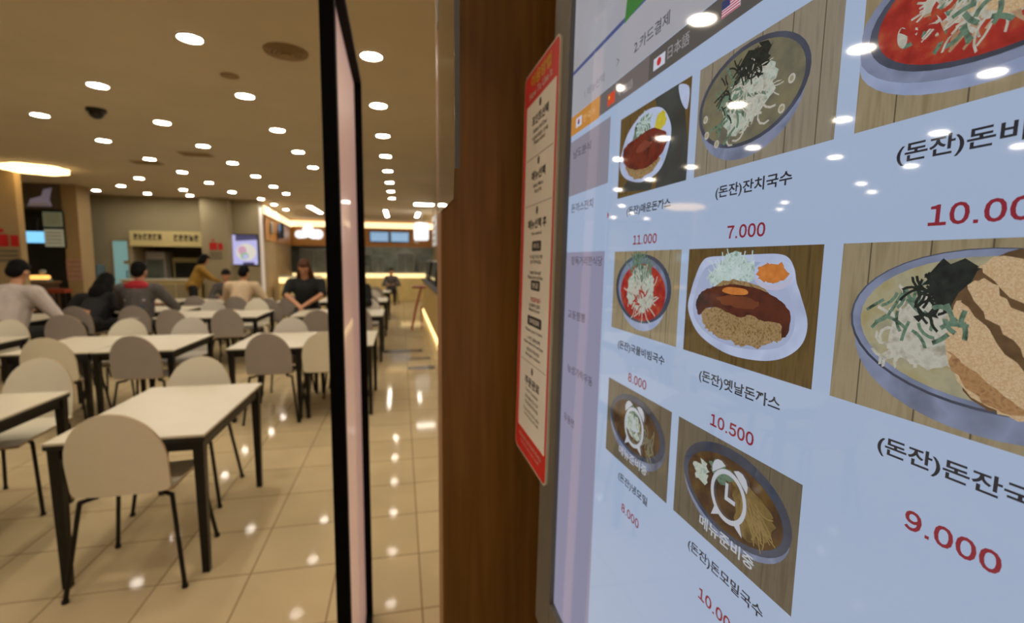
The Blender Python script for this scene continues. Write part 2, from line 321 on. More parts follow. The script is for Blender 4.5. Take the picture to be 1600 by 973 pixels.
KATSU = scr('photo_pale_cutlet', ['#ab916e', '#b79f7e', '#a58763', '#bda98a'], 900, detail=8); CAB = scr('photo_cabbage', ['#8fa39e', '#a9bab8', '#74897f'], 350); ORANGE = scr('photo_orange', ['#a5622c', '#bd7538'], 200)
PICK = scr('photo_pickle', ['#a89a2c', '#b8ad3c'], 150); DARKBG = scr('photo_dark_table', ['#2b302f', '#3a4040'], 40); WOVER = scr('photo_clock_white', '#a9adb5'); CARROT = scr('photo_meat', ['#8a6a50', '#a48a70'], 200)
class Photo:
    def __init__(s, r, c, bg, label):
        s.u, s.v = PC[c], PR[r] - PH; s.mb = MB(); s.mats = []; s.label = label
        s.lay([(0, 0), (1, 0), (1, 1), (0, 1)], bg, 1, False)
    def P(s, a, t, l): return K(s.u + min(max(a, 0), 1) * PW, s.v + min(max(t, 0), 1) * PH, -.0012 + l * .00016)
    def m(s, m):
        if m not in s.mats: s.mats.append(m)
        s.mb.mi = s.mats.index(m)
    def lay(s, pts, m, l, sm=True):
        s.m(m); s.mb.poly([s.P(a, t, l) for a, t in (smooth_closed(pts) if sm else pts)])
    def ell(s, cx, cy, rx, ry, m, l, rot=0, n=40):
        c, d = math.cos(rot), math.sin(rot); o = []
        for k in range(n):
            x, y = rx * math.cos(2 * math.pi * k / n), ry * math.sin(2 * math.pi * k / n); o.append((cx + x * c - y * d * PH / PW, cy + x * d * PW / PH + y * c))
        s.lay(o, m, l, False)
    def seams(s, xs, l=1.5):
        for x in xs: s.lay([(x, 0), (x + .006, 0), (x + .006, 1), (x, 1)], SEAM, l, False)
    def rough(s, pts, m, l, amp=.012, k=5):
        o = [(a + random.uniform(-amp, amp), t + random.uniform(-amp, amp)) for a, t in smooth_closed(pts, k)]; s.lay(o, m, l, False)
    def strands(s, cx, cy, rx, ry, n, ln, wd, m, l, ang=None, curl=.8):
        s.m(m)
        for i in range(n):
            r = math.sqrt(random.random()); th = random.random() * 6.28; x, y = cx + rx * r * math.cos(th), cy + ry * r * math.sin(th); a = (random.random() * 6.28 if ang is None else ang + random.uniform(-.5, .5)); k = random.uniform(-curl, curl)
            L, Rr = [], []
            for q in range(5):
                dx, dy = math.cos(a), math.sin(a); L.append((x - dy * wd, y + dx * wd * 1.5)); Rr.append((x + dy * wd, y - dx * wd * 1.5)); x += dx * ln / 4; y += dy * ln / 4 * 1.5; a += k * .5
            for q in range(4): s.mb.poly([s.P(*p, l + i * .002) for p in (L[q], L[q + 1], Rr[q + 1], Rr[q])])
    def done(s): return s.mb.build('menu_photo', s.mats, screen, label=s.label)
# row 1
p = Photo(0, 0, WOODB, 'photo of a red-sauced cutlet on an oval white plate')
p.lay([(.55, 1), (.70, .55), (.62, .0), (1, 0), (1, .30), (.93, .8), (.85, 1)], DARKBG, 2, False); p.lay([(.05, .08), (.55, 0), (.62, .25), (.3, .3)], DARKBG, 2, False)
p.lay([(.03, .38), (.15, .22), (.42, .12), (.68, .2), (.79, .49), (.76, .69), (.63, .87), (.4, .92), (.16, .79), (.05, .57)], PLATE, 3)
p.rough([(.27, .62), (.26, .78), (.36, .86), (.45, .88), (.50, .80), (.48, .66)], GREEN, 4); p.strands(.37, .76, .09, .09, 30, .10, .006, CAB, 4.3)
p.rough([(.56, .62), (.60, .80), (.70, .80), (.71, .66)], PICK, 4); p.rough([(.14, .38), (.19, .28), (.33, .17), (.55, .19), (.66, .28), (.63, .36), (.4, .33)], CRUMB, 5)
p.rough([(.08, .56), (.12, .40), (.30, .29), (.50, .27), (.66, .33), (.75, .45), (.72, .58), (.54, .68), (.30, .66), (.16, .64)], RSAUCE, 5.5, .006); p.rough([(.30, .50), (.42, .46), (.55, .52), (.42, .58)], scr('photo_red_sauce_shine', ['#5d2a22', '#7a3a2c'], 90), 6)
p.lay([(.86, .98), (.90, .80), (.97, .70), (.98, .9)], PLATE, 4); p.done()
p = Photo(0, 1, WOOD, 'photo of noodle soup with seaweed and greens in a steel bowl'); p.seams([.12, .30, .52, .72, .9])
p.ell(.435, .50, .395, .45, RIM, 2, 0); p.ell(.435, .565, .415, .41, RIMD, 3); p.ell(.437, .56, .385, .375, BROTH, 4)
p.rough([(.30, .30), (.26, .52), (.36, .68), (.52, .76), (.64, .66), (.62, .48), (.52, .34), (.40, .27)], NOOD, 5, .02); p.rough([(.42, .70), (.38, .82), (.50, .90), (.60, .84), (.58, .72), (.50, .66)], SEA, 6, .03)
p.strands(.34, .52, .14, .2, 30, .12, .008, GREEN, 6.5); p.strands(.49, .58, .12, .17, 60, .11, .003, NOODL, 7); p.strands(.44, .76, .09, .08, 40, .08, .005, SEA, 7.4); p.strands(.30, .60, .08, .16, 16, .07, .005, SEA, 7.4)
p.strands(.46, .36, .22, .08, 10, .13, .006, NOODL, 6.3, curl=2)
for q in [(.75, .52), (.12, .35), (.22, .24), (.70, .33), (.1, .5)]: p.ell(*q, .022, .035, NOODL, 7.6); p.ell(*q, .012, .02, BROTHL, 7.8)
p.done()
p = Photo(0, 2, WOODY, 'photo of a large bowl of red spicy noodles with sliced cutlet'); p.seams([.16, .40, .62, .84])
p.ell(.47, .44, .48, .37, RIML, 2); p.ell(.47, .52, .485, .385, RIM, 3); p.ell(.48, .53, .445, .345, RIMD, 4); p.ell(.49, .535, .42, .325, SOUP, 5)
p.rough([(.26, .62), (.30, .44), (.42, .36), (.60, .36), (.78, .50), (.70, .74), (.45, .82)], NOODL, 6, .025); p.strands(.48, .54, .16, .14, 70, .12, .005, CARROT, 6.3); p.strands(.44, .52, .14, .14, 60, .11, .004, NOODL, 6.6)
p.rough([(.34, .58), (.40, .44), (.52, .36), (.66, .36), (.86, .50), (.86, .72), (.56, .74)], KATSU, 7.2, .02); p.rough([(.36, .64), (.42, .56), (.60, .52), (.80, .62), (.70, .76)], scr('photo_cutlet_top', ['#84603e', '#97744e', '#76523a'], 500, detail=8), 7.3, .02); p.strands(.36, .50, .08, .12, 30, .09, .004, NOODL, 7.6); p.strands(.40, .42, .08, .06, 8, .07, .008, GREEN, 7.7); p.strands(.32, .46, .10, .12, 8, .08, .008, GREEN, 7.4); p.ell(.17, .46, .018, .06, NOODL, 7.5, .2); p.strands(.26, .42, .06, .12, 16, .06, .008, SOUP, 7.7); p.done()
# row 2
p = Photo(1, 0, WOODY, 'photo of red chilled noodles in a dark bowl'); p.seams([.2, .42, .66, .86])
p.ell(.50, .44, .35, .38, RIML, 2); p.ell(.485, .555, .425, .405, RIMD, 3); p.ell(.485, .56, .375, .36, RIM, 3.5); p.ell(.50, .515, .345, .335, SOUP, 4)
p.rough([(.30, .40), (.28, .58), (.40, .80), (.56, .82), (.68, .66), (.66, .42), (.52, .28)], NOOD, 5, .02); p.strands(.48, .72, .16, .12, 34, .14, .007, GREEN, 5.5, ang=1.6); p.strands(.50, .48, .18, .18, 80, .14, .005, NOODL, 6); p.strands(.47, .45, .12, .14, 12, .08, .007, SOUP, 6.5); p.done()
p = Photo(1, 1, WOODB, 'photo of a brown-sauced breaded cutlet on a square white plate'); p.seams([.09, .33, .57, .8])
p.lay([(.03, .41), (.05, .60), (.09, .75), (.14, .87), (.21, .92), (.4, .93), (.6, .94), (.74, .94), (.81, .91), (.85, .83), (.87, .73), (.9, .64), (.95, .45), (.92, .28), (.8, .15), (.62, .09), (.39, .09), (.15, .2)], PLATE, 2)
p.lay([(.08, .44), (.14, .74), (.26, .86), (.66, .87), (.80, .72), (.88, .46), (.82, .26), (.60, .17), (.36, .17), (.16, .27)], scr('photo_plate_well', ['#8b95b2', '#98a2be'], 25), 2.5)
p.rough([(.20, .73), (.26, .80), (.32, .86), (.41, .97), (.52, .92), (.59, .84), (.6, .75), (.49, .70), (.31, .68)], CAB, 3, .02); p.strands(.42, .80, .16, .1, 70, .09, .004, scr('photo_cabbage_light', ['#b6c4c4', '#9fb3ac'], 300), 3.5)
p.rough([(.26, .62), (.40, .72), (.62, .70), (.72, .62), (.5, .58)], CRUMB, 4); p.rough([(.18, .36), (.20, .44), (.34, .48), (.55, .46), (.81, .44), (.83, .35), (.74, .25), (.6, .19), (.44, .20), (.26, .24)], CRUMB, 5, .018, 8)
p.rough([(.12, .49), (.17, .6), (.31, .66), (.5, .69), (.73, .63), (.83, .55), (.86, .48), (.85, .36), (.81, .32), (.80, .42), (.67, .42), (.60, .45), (.52, .42), (.44, .43), (.34, .47), (.26, .46), (.21, .44), (.15, .38)], SAUCE, 6, .005)
p.rough([(.30, .56), (.48, .60), (.64, .56), (.60, .50), (.40, .50)], scr('photo_sauce_shine', ['#5a3222', '#6b3a22'], 60), 6.5); p.lay([(.36, .62), (.40, .66), (.54, .655), (.56, .615), (.45, .60)], ORANGE, 7)
p.ell(.725, .77, .125, .105, scr('photo_cup', '#a9a7bd'), 7); p.ell(.725, .80, .125, .095, PLATE, 7.3); p.rough([(.62, .78), (.64, .83), (.70, .87), (.78, .86), (.825, .80), (.78, .73), (.68, .72)], ORANGE, 7.6, .015); p.done()
p = Photo(1, 2, WOODY, 'photo of noodle soup topped with three strips of fried cutlet'); p.seams([.12, .34, .52, .74, .92])
p.ell(.53, .44, .44, .41, RIM, 2); p.ell(.53, .555, .465, .40, RIMD, 3); p.ell(.53, .56, .455, .39, RIM, 3.3); p.ell(.535, .555, .425, .36, BROTHL, 4)
p.rough([(.24, .40), (.26, .60), (.36, .72), (.46, .66), (.48, .44), (.38, .32)], NOODL, 5, .02); p.strands(.32, .48, .10, .18, 30, .10, .006, NOODL, 5.4, curl=2); p.strands(.27, .62, .08, .14, 16, .08, .006, GREEN, 5.8)
p.rough([(.33, .76), (.36, .84), (.44, .88), (.54, .83), (.52, .74), (.42, .64), (.34, .58), (.36, .68)], SEA, 6.2, .03, 4); p.strands(.38, .70, .09, .12, 40, .07, .005, SEA, 6.6)
p.rough([(.43, .60), (.52, .88), (.66, .92), (.86, .60), (.84, .30), (.60, .17), (.48, .28)], scr('photo_cutlet_gap', ['#4a3826', '#5f4830'], 200), 6.9, .008)
p.rough([(.50, .85), (.56, .91), (.68, .86), (.80, .66), (.76, .60), (.62, .70)], KATSU, 7.2, .012); p.rough([(.475, .75), (.52, .80), (.60, .68), (.72, .58), (.82, .40), (.77, .33), (.66, .44), (.56, .58)], KATSU, 7.5, .010); p.rough([(.425, .62), (.46, .68), (.545, .55), (.63, .40), (.72, .28), (.69, .19), (.60, .17), (.50, .25), (.44, .42)], KATSU, 7.8, .012)
p.rough([(.44, .42), (.47, .30), (.58, .19), (.68, .20), (.60, .26), (.50, .36)], scr('photo_cutlet_brown', ['#84603e', '#97744e', '#76523a'], 500, detail=8), 7.9, .012)
p.strands(.44, .56, .05, .12, 8, .06, .008, GREEN, 8.2); p.done()
# row 3: dimmed photos under a clock mark
def clock(p, cx, cy, r, tx):
    k = PW / PH; N = 36; p.m(WOVER)
    def P(a, rr): return (cx + rr * math.cos(a), cy + rr * k * math.sin(a))
    for i in range(N):
        a, c = 2 * math.pi * i / N, 2 * math.pi * (i + 1) / N; p.mb.poly([p.P(*q, 9) for q in (P(a, r), P(c, r), P(c, r * .82), P(a, r * .82))])
    def bar(x0, y0, x1, y1, wd):
        dx, dy = x1 - x0, y1 - y0; n = math.hypot(dx, dy); nx, ny = -dy / n * wd, dx / n * wd
        p.mb.poly([p.P(cx + r * a, cy + r * k * t, 9.3) for a, t in ((x0 + nx, y0 + ny), (x1 + nx, y1 + ny), (x1 - nx, y1 - ny), (x0 - nx, y0 - ny))])
    bar(-.08, .5, -.08, -.16, .08); bar(-.16, -.08, .42, -.08, .08)
    for sg in (-1, 1):
        a0 = math.pi / 2 - sg * .62; pts = [P(a0 + t * .42, r * (1.12 + .26 * (1 - t * t))) for t in (-1, -.6, -.2, .2, .6, 1)] + [P(a0 + .42, r * 1.12), P(a0 - .42, r * 1.12)]
        p.mb.poly([p.P(*q, 9) for q in pts]); a1 = -math.pi / 2 + sg * .62
        p.mb.poly([p.P(*q, 9) for q in (P(a1 - .2, r * .95), P(a1 + .2, r * .95), P(a1 + sg * .05, r * 1.42))])
    put_text(p.mb, '메뉴준비중', cx + .0 , tx, .46, .115, 9.5, .02, place=lambda a, t, l: p.P(a, t, l))
p = Photo(2, 0, WOODD, 'dimmed photo of cold buckwheat noodles under a white clock mark'); p.seams([.25, .6, .85]); p.ell(.51, .52, .44, .40, RIM, 2); p.ell(.51, .58, .44, .36, RIMD, 3); p.ell(.50, .57, .38, .30, BROTHD, 4); p.rough([(.36, .56), (.44, .78), (.56, .74), (.62, .52), (.5, .42)], NOOD, 5, .02); p.strands(.7, .48, .14, .12, 26, .14, .006, BROTH, 5, curl=1.5); p.strands(.44, .74, .08, .06, 14, .08, .008, GREEN, 6); clock(p, .51, .57, .155, .17); p.done()
p = Photo(2, 1, WOODD, 'dimmed photo of buckwheat noodle bowl under a large white clock mark'); p.seams([.06, .36, .80]); p.ell(.53, .51, .43, .38, RIM, 2); p.ell(.53, .575, .44, .395, RIMD, 3); p.ell(.53, .555, .39, .325, BROTHD, 4)
p.rough([(.56, .74), (.76, .72), (.86, .56), (.80, .36), (.64, .30), (.58, .46)], scr('photo_dim_noodle', ['#5c4c2c', '#6d5a34', '#4a3b22'], 90), 5, .02); p.strands(.70, .58, .08, .12, 26, .14, .004, scr('photo_dim_strand', '#7a6740'), 5.4, ang=-1); p.rough([(.36, .72), (.42, .80), (.52, .78), (.54, .68), (.44, .62)], GREEN, 6, .025); p.rough([(.20, .62), (.3, .72), (.34, .6), (.26, .5)], NOOD, 5.5, .03)
clock(p, .53, .55, .148, .155); p.done()
for r, c, nm, pr in [(0, 0, '(돈잔)매운돈까스', '11.000'), (0, 1, '(돈잔)잔치국수', '7.000'), (0, 2, '(돈잔)돈비빔국수', '10.000'), (1, 0, '(돈잔)국물비빔국수', '8.000'), (1, 1, '(돈잔)옛날돈까스', '10.500'), (1, 2, '(돈잔)돈잔국수', '9.000'), (2, 0, '(돈잔)냉모밀', '8.000'), (2, 1, '(돈잔)돈모밀국수', '10.000')]:
    n = len(nm); wd = .0655 * (n - 1.1) / 7.9; cu = PC[c] + PW / 2
    ktext('dish_name', nm, cu + .001, PR[r] - .0775, INK, wd, .0080, .02); kprice('price', pr, cu, PR[r] - .1005, REDT, .0370 * (len(pr) - .52) / 5.48, .0074, .026)

# --- how-to sign fixed to the kiosk's left edge
SU, SV = -.6135, -.27
sign = thing('instruction_sign', 'tall red and white instruction sign fixed to the left edge of the kiosk', 'sign'); sign.matrix_world = kframe(SU, SV)
def Q(u, v, h=0): return (u - SU, v - SV, h)
u0, u1, v0, v1 = -.690, -.5365, -.270, .2545
def rrect(a, c, d, e, r, n=5):
    o = []
    for cx, cy, s in ((c - r, d + r, -90), (c - r, e - r, 0), (a + r, e - r, 90), (a + r, d + r, 180)):
        o += [(cx + r * math.cos(R(s + 90 * k / n)), cy + r * math.sin(R(s + 90 * k / n))) for k in range(n + 1)]
    return o
b = MB(); b.prism([Q(a, c, .0002) for a, c in rrect(u0, u1, v0, v1, .010)], (0, 0, .0063)); b.build('backing_board', mat('sign_white_edge', '#ddd6c2', .5, var=.03, scale=30), sign)
b = MB(); b.poly([Q(a, c, .0067) for a, c in rrect(u0 + .002, u1 - .002, v0 + .002, v1 - .002, .009)]); b.build('red_face', mat('sign_red', '#dc2620', .5, var=.04, scale=30), sign)
b = MB(); b.poly([Q(a, c, .0069) for a, c in rrect(-.6735, -.5445, -.2335, .2105, .002)]); b.build('white_panel', M['paper'], sign)
def qtext(name, body, u, v, m, w=None, h=None, bold=0): b = MB(); put_text(b, body, u, v, w, h, .0071, bold, place=Q); return b.build(name, m, sign)
GOLD = mat('sign_yellow', '#d9a416', .5, var=.03, scale=30); SW = mat('sign_text_white', '#d9b9ae', .5, var=.03, scale=30); SI = mat('sign_ink', '#2f2b27', .6, var=.05, scale=40)
qtext('title', '이용방법', -.611, .2385, GOLD, .088, .017, .03); qtext('subtitle', 'How To Use It', -.611, .2215, SW, .10, .009, .02)
for k, (v, t, w) in enumerate([(.2015, '포인트선택', .072), (.130, '메뉴선택', .062), (.0675, '메뉴선택 후', .084), (-.1433, '주문완료', .070)]):
    b = MB(); b.poly([Q(-.6085 + .0042 * math.cos(2 * math.pi * i / 16), v + .0052 * math.sin(2 * math.pi * i / 16), .0071) for i in range(16)]); b.build('step_dot', SI, sign)
    qtext('step_title', t, -.608, v - .0165, SI, w, .0125, .03)
for v, t, w in [(.1715, 'Select In/Out', .06), (.162, '*포장/매장 선택', .07), (.156, 'Please select', .05), (.1005, 'Select Menu', .045), (.0925, '메뉴선택', .03), (.038, 'Pay method', .044), (.008, '카드를 투입구에', .058), (.0015, '넣어주세요', .05), (-.012, 'Insert the card', .05), (-.0185, 'Please insert card here', .07), (-.0555, '삼성페이 결제', .05), (-.062, 'Mobile Pay here', .05), (-.090, 'Please put it here', .08), (-.1005, '1. 카드 결제선택', .062), (-.1075, 'Please select the card pay', .09), (-.1165, '영수증 주문번호', .06), (-.124, 'Receipt number', .07), (-.173, 'Order Complete', .06), (-.182, '영수증을 받으신 후', .062), (-.190, '주문번호를 확인하세요', .064), (-.200, 'Please check the order number', .075), (-.207, 'on the screen and wait', .07)]:
    qtext('instruction_text', t, -.608, v, SI if v > -.195 else mat('sign_grey_ink', '#8a8378', .6, var=.05, scale=40), w, .0052, .012)
for v in (.137, .0755, -.134): b = MB(); b.poly([Q(-.668, v, .0071), Q(-.548, v, .0071), Q(-.548, v + .0008, .0071), Q(-.668, v + .0008, .0071)]); b.build('divider_line', mat('sign_grey_ink', '#8a8378', .6, var=.05, scale=40), sign)
for v, t, w in [(.022, '카드', .042), (-.029, '현금', .042), (-.0765, '모바일결제', .066)]:
    b = MB(); b.poly([Q(a, c, .0071) for a, c in rrect(-.606 - w / 2, -.606 + w / 2, v - .0065, v + .0065, .003)]); b.build('button_mark', SI, sign); b = MB(); put_text(b, t, -.606, v, w * .7, .007, .0073, .01, place=Q); b.build('button_text', M['paper'], sign)
qtext('warning_text', '현금결제 불가', -.603, -.0475, mat('sign_red_ink', '#b8322c', .5, var=.03, scale=30), .046, .0062, .02)
qtext('footer_text', '직원에게 문의하여 주세요', -.611, -.2440, SW, .11, .006, .01); qtext('footer_text', 'Please ask our staff', -.611, -.2525, SW, .09, .004)

# --- wooden board behind the kiosk, with an acrylic sheet on its edge
b = MB(); b.box(.0605, .62, .76, .84, 0, H, .002); board = b.build('wall_board', M['brown']); struct(board)
acr = thing('acrylic_panel', 'glossy clear acrylic sheet hanging from the brown wood board edge', 'panel', (.0605, .76, 1.585), -R(3.3))
m = bpy.data.materials.new('clear_acrylic'); m.use_nodes = True; nt = m.node_tree; nt.nodes.clear()
o_ = nt.nodes.new('ShaderNodeOutputMaterial'); tr = nt.nodes.new('ShaderNodeBsdfTransparent'); gl = nt.nodes.new('ShaderNodeBsdfGlossy'); mx = nt.nodes.new('ShaderNodeMixShader'); fr = nt.nodes.new('ShaderNodeFresnel')
tr.inputs[0].default_value = (.93, .91, .88, 1); gl.inputs['Roughness'].default_value = .03; fr.inputs['IOR'].default_value = 1.6
ge = nt.nodes.new('ShaderNodeNewGeometry'); ml = nt.nodes.new('ShaderNodeMath'); ml.operation = 'MULTIPLY'; iv = nt.nodes.new('ShaderNodeMath'); iv.operation = 'SUBTRACT'; iv.inputs[0].default_value = 1
nt.links.new(ge.outputs['Backfacing'], iv.inputs[1]); nt.links.new(fr.outputs[0], ml.inputs[0]); nt.links.new(iv.outputs[0], ml.inputs[1]); nt.links.new(ml.outputs[0], mx.inputs[0]); nt.links.new(tr.outputs[0], mx.inputs[1]); nt.links.new(gl.outputs[0], mx.inputs[2]); nt.links.new(mx.outputs[0], o_.inputs[0]); MATS['acr'] = m
b = MB(); b.prism([(0, -.002, .035), (0, -.475, .0), (0, -.487, .015), (0, -.487, .85), (0, -.002, .85)], (-.003, 0, 0)); b.build('clear_sheet', m, acr)
b = MB(); b.box(-.0028, .0, -.4885, -.487, .015, .85); b.build('dark_edge_strip', M['kiosk'], acr)
b = MB(); b.box(-.004, .004, -.03, -.002, .30, .34); b.box(-.004, .004, -.03, -.002, .70, .74); b.build('bracket', M['steel'], acr)

# --- black-framed display board in the aisle
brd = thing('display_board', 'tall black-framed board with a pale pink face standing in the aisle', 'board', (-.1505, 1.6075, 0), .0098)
y0, y1, zt = -.4575, .4575, 2.24
b = MB(); b.box(-.0155, .0155, y0, y0 + .035, 0, zt, .002); b.box(-.0155, .0155, y1 - .035, y1, 0, zt, .002); b.box(-.0155, .0155, y0 + .035, y1 - .035, zt - .022, zt, .002); b.box(-.0155, .0155, y0 + .035, y1 - .035, 0, .04, .002); b.build('frame', M['blackm'], brd)
b = MB(); b.box(-.0150, -.0105, y0 + .035, y1 - .035, .04, zt - .022); b.build('panel_face', mat('pink_board_added_glow', '#f0d2c8', .32, var=.1, scale=3, stretch=(1, 1, .5), coat=.3, em='#c09a98', es=.42), brd)  # weak emission added to brighten the pink face, which gets little lamp light
for yy in (y0 + .1, y1 - .1): b = MB(); b.cyl((-.06, yy, .012), (.06, yy, .012), .012); b.build('foot', M['blackm'], brd)

# ------------------------------------------------------------ ceiling lights and fittings
def ring(b, z0, z1, r0, r1, n=28):
    rows = [[(r * math.cos(2 * math.pi * k / n), r * math.sin(2 * math.pi * k / n), z) for k in range(n + 1)] for r, z in ((r0, z0), (r0, z1), (r1, z1), (r1, z0), (r0, z0))]
    b.grid(rows)
def make_light():
    t = thing('ceiling_downlight', '', 'ceiling light', group='round ceiling downlights')
    b = MB(); ring(b, -.001, -.010, .074, .088); b.build('trim_ring', M['trim'], t, True)
    b = MB(); b.cyl((0, 0, -.001), (0, 0, -.005), .0745, n=28); b.build('lamp_disc', M['lamp'], t); return t
proto = None; ordn = ['first', 'second', 'third', 'fourth', 'fifth', 'sixth', 'seventh', 'eighth', 'ninth', 'tenth']
def light(x, y, label):
    global proto
    if proto is None: proto = make_light(); proto.location = (x, y, H); proto['label'] = label; return
    dup(proto, (x, y, H), 0, label)
for X, ys, rn in [(-.19, [3.9, 5.09, 6.28, 7.48, 8.7, 9.97, 11.24, 12.5], 'over the aisle right of the black-framed board'), (-1.38, [3.9, 5.11, 6.33, 7.52, 8.7], 'just left of the black-framed board'),
                  (-2.56, [5.13, 6.32, 7.47, 8.65, 9.92, 11.2, 12.35], 'in the second row left of the black-framed board'), (-3.71, [6.33, 7.47, 8.66, 9.8, 11.02, 12.4], 'in the third row left of the black-framed board')]:
    for i, y in enumerate(ys): light(X, y, '%s downlight from the camera %s' % (ordn[i], rn))
for X, Y, l in [(-4.82, 10.79, 'downlight above the far sign wall, nearest of its small cluster'), (-4.66, 12.31, 'downlight of the touching pair, the larger one'), (-4.94, 13.39, 'downlight of the touching pair, the smaller farther one'), (-5.72, 12.04, 'downlight between the corner and the pale sign wall'), (-5.79, 13.29, 'downlight close above the pale cream sign board'), (-6.68, 13.01, 'downlight nearest the corner pillar, leftmost of the far lights'), (-3.42, 13.62, 'small far downlight near the wall screen'), (-3.41, 14.9, 'small downlight before the glowing stall cove'), (-3.40, 16.3, 'smallest downlight in the food stall cove corner')]: light(X, Y, l)
OUT_LABEL = 'round recessed downlight out of view, mirrored in the kiosk screen or added for its light'
for X, Y in [(-1.38, 2.71), (-2.56, 2.71), (-2.56, 3.9), (-3.71, 2.71), (-3.71, 3.9), (-3.71, 5.09), (-4.9, 3.9), (-4.9, 5.09), (-6.1, 3.95), (-6.1, 5.09), (-6.7, 6.3), (-7.5, 6.8), (-7.3, 8.5), (-8.0, 9.4), (-.19, 2.71), (-1.38, 1.5), (-.19, 1.5), (-2.56, 1.5), (-1.38, .3), (-2.56, .3), (-1.38, -.9), (-2.56, -.9), (1.0, 1.5), (1.0, 2.71), (1.0, 3.9), (1.0, 5.09), (-.19, -2.1), (-1.38, -2.1), (-2.56, -2.1)]: light(X, Y, OUT_LABEL)  # lamps after the mirrored ones are unseen, added to light foreground and pink board
def linear(x, y, lx, ly, label):
    t = thing('linear_ceiling_light', label, 'ceiling light', (x, y, H), group='linear ceiling lights')
    b = MB(); b.box(-lx / 2 - .02, lx / 2 + .02, -ly / 2 - .02, ly / 2 + .02, -.05, 0, .004); b.build('lamp_housing', M['trim'], t)
    b = MB(); b.box(-lx / 2, lx / 2, -ly / 2, ly / 2, -.062, -.05, .004); b.build('diffuser', M['tube'], t)
linear(.62, 13.2, .5, .35, 'wide white linear light over the right-hand stalls'); linear(.55, 16.3, .1, 1.6, 'narrow tube light above the far counter right of the blue menu screens'); linear(-.42, 16.2, .1, 2.2, 'narrow tube light above the far counter over the blue menu screens'); linear(-1.5, 20.6, 1.2, .1, 'unseen tube light added inside the far kitchen, left one'); linear(.3, 20.6, 1.2, .1, 'unseen tube light added inside the far kitchen, right one'); linear(-2.45, 15.6, .12, 2.0, 'narrow tube light beside the black-framed board over the cloud sign')  # both kitchen tubes sit unseen behind the soffit, added to brighten the kitchen
t = thing('ring_ceiling_light', 'large warm scalloped ceiling light above the left pillar', 'ceiling light', (-5.93, 9.9, H))
def scal(r, a, n=72, z=0): return [((r + a * abs(math.sin(k * 2 * math.pi / n * 3))) * math.cos(2 * math.pi * k / n), (r + a * abs(math.sin(k * 2 * math.pi / n * 3))) * math.sin(2 * math.pi * k / n), z) for k in range(n)]
b = MB(); b.prism(scal(.40, .06, z=-.02), (0, 0, .02)); b.build('mount_plate', M['trim'], t); b = MB(); b.prism(scal(.36, .06, z=-.085), (0, 0, .065)); b.build('glowing_shade', M['ringlamp'], t)
t = thing('ceiling_vent', 'round brown air diffuser in the ceiling beside the black-framed board', 'vent', (-.79, 3.98, H), group='ceiling vents')
b = MB(); 
for r in (.05, .08, .11, .14): ring(b, 0, -.012 - (.14 - r) * .1, r - .010, r + .011)
b.build('louvre', M['grille'], t, True); b = MB(); b.cyl((0, 0, 0), (0, 0, -.03), .035, n=20); b.build('hub', M['grille'], t)
t = thing('ceiling_speaker', 'small flat brown disc in the ceiling behind the round diffuser', 'speaker', (-1.35, 4.6, H)); b = MB(); b.cyl((0, 0, 0), (0, 0, -.006), .06, n=24); b.build('cover', M['grille'], t); b = MB(); ring(b, 0, -.008, .06, .07); b.build('rim', M['grille'], t)
t = thing('dome_camera', 'dark dome security camera on the ceiling at the left', 'camera', (-3.0, 5.95, H)); b = MB(); b.cyl((0, 0, 0), (0, 0, -.03), .085, n=24); b.build('mount', M['dark'], t); b = MB(); b.ball((0, 0, -.03), (.07, .07, .07), 16); b.build('dome', M['black'], t, True)
for x, y, l in [(-2.87, 8.1, 'faint square vent in the ceiling among the middle downlights'), (-3.9, 9.0, 'faint square vent in the ceiling left of the other')]:
    t = thing('ceiling_vent', l, 'vent', (x, y, H), group='ceiling vents'); b = MB(); b.box(-.2, .2, -.12, .12, -.012, 0, .004); b.build('frame', mat('pale_vent', '#a8946f', .6), t); b = MB(); [b.box(-.18, .18, -.1 + k * .04, -.08 + k * .04, -.018, -.012) for k in range(5)]; b.build('slat', M['grille'], t)

# ------------------------------------------------------------ tables
def make_table():
    t = thing('dining_table', '', 'table', group='white dining tables'); W, D, Z = .655, 1.0, .712
    b = MB(); b.box(-W / 2, W / 2, -D / 2, D / 2, Z - .014, Z, .003); b.build('tabletop', M['top'], t)
    b = MB(); b.box(-W / 2 + .001, W / 2 - .001, -D / 2 + .001, D / 2 - .001, Z - .034, Z - .014); b.build('edge_band', M['edge'], t)
    b = MB(); b.box(-W / 2 + .04, W / 2 - .04, -D / 2 + .025, -D / 2 + .045, Z - .085, Z - .034); b.box(-W / 2 + .04, W / 2 - .04, D / 2 - .045, D / 2 - .025, Z - .085, Z - .034); b.box(-W / 2 + .02, -W / 2 + .04, -D / 2 + .04, D / 2 - .04, Z - .085, Z - .034); b.box(W / 2 - .04, W / 2 - .02, -D / 2 + .04, D / 2 - .04, Z - .085, Z - .034); b.build('apron', M['leg'], t)
    for sx in (-1, 1):
        for sy in (-1, 1):
            cx, cy, s, q = sx * (W / 2 - .034), sy * (D / 2 - .034), .024, .016; b = MB()
            b.prism([(cx - q, cy - q, 0), (cx + q, cy - q, 0), (cx + q, cy + q, 0), (cx - q, cy + q, 0)], (0, 0, Z - .034))
            for v in b.bm.verts:
                if v.co.z > .1: v.co.x = cx + (v.co.x - cx) * s / q; v.co.y = cy + (v.co.y - cy) * s / q
            b.build('leg', M['leg'], t)
    return t
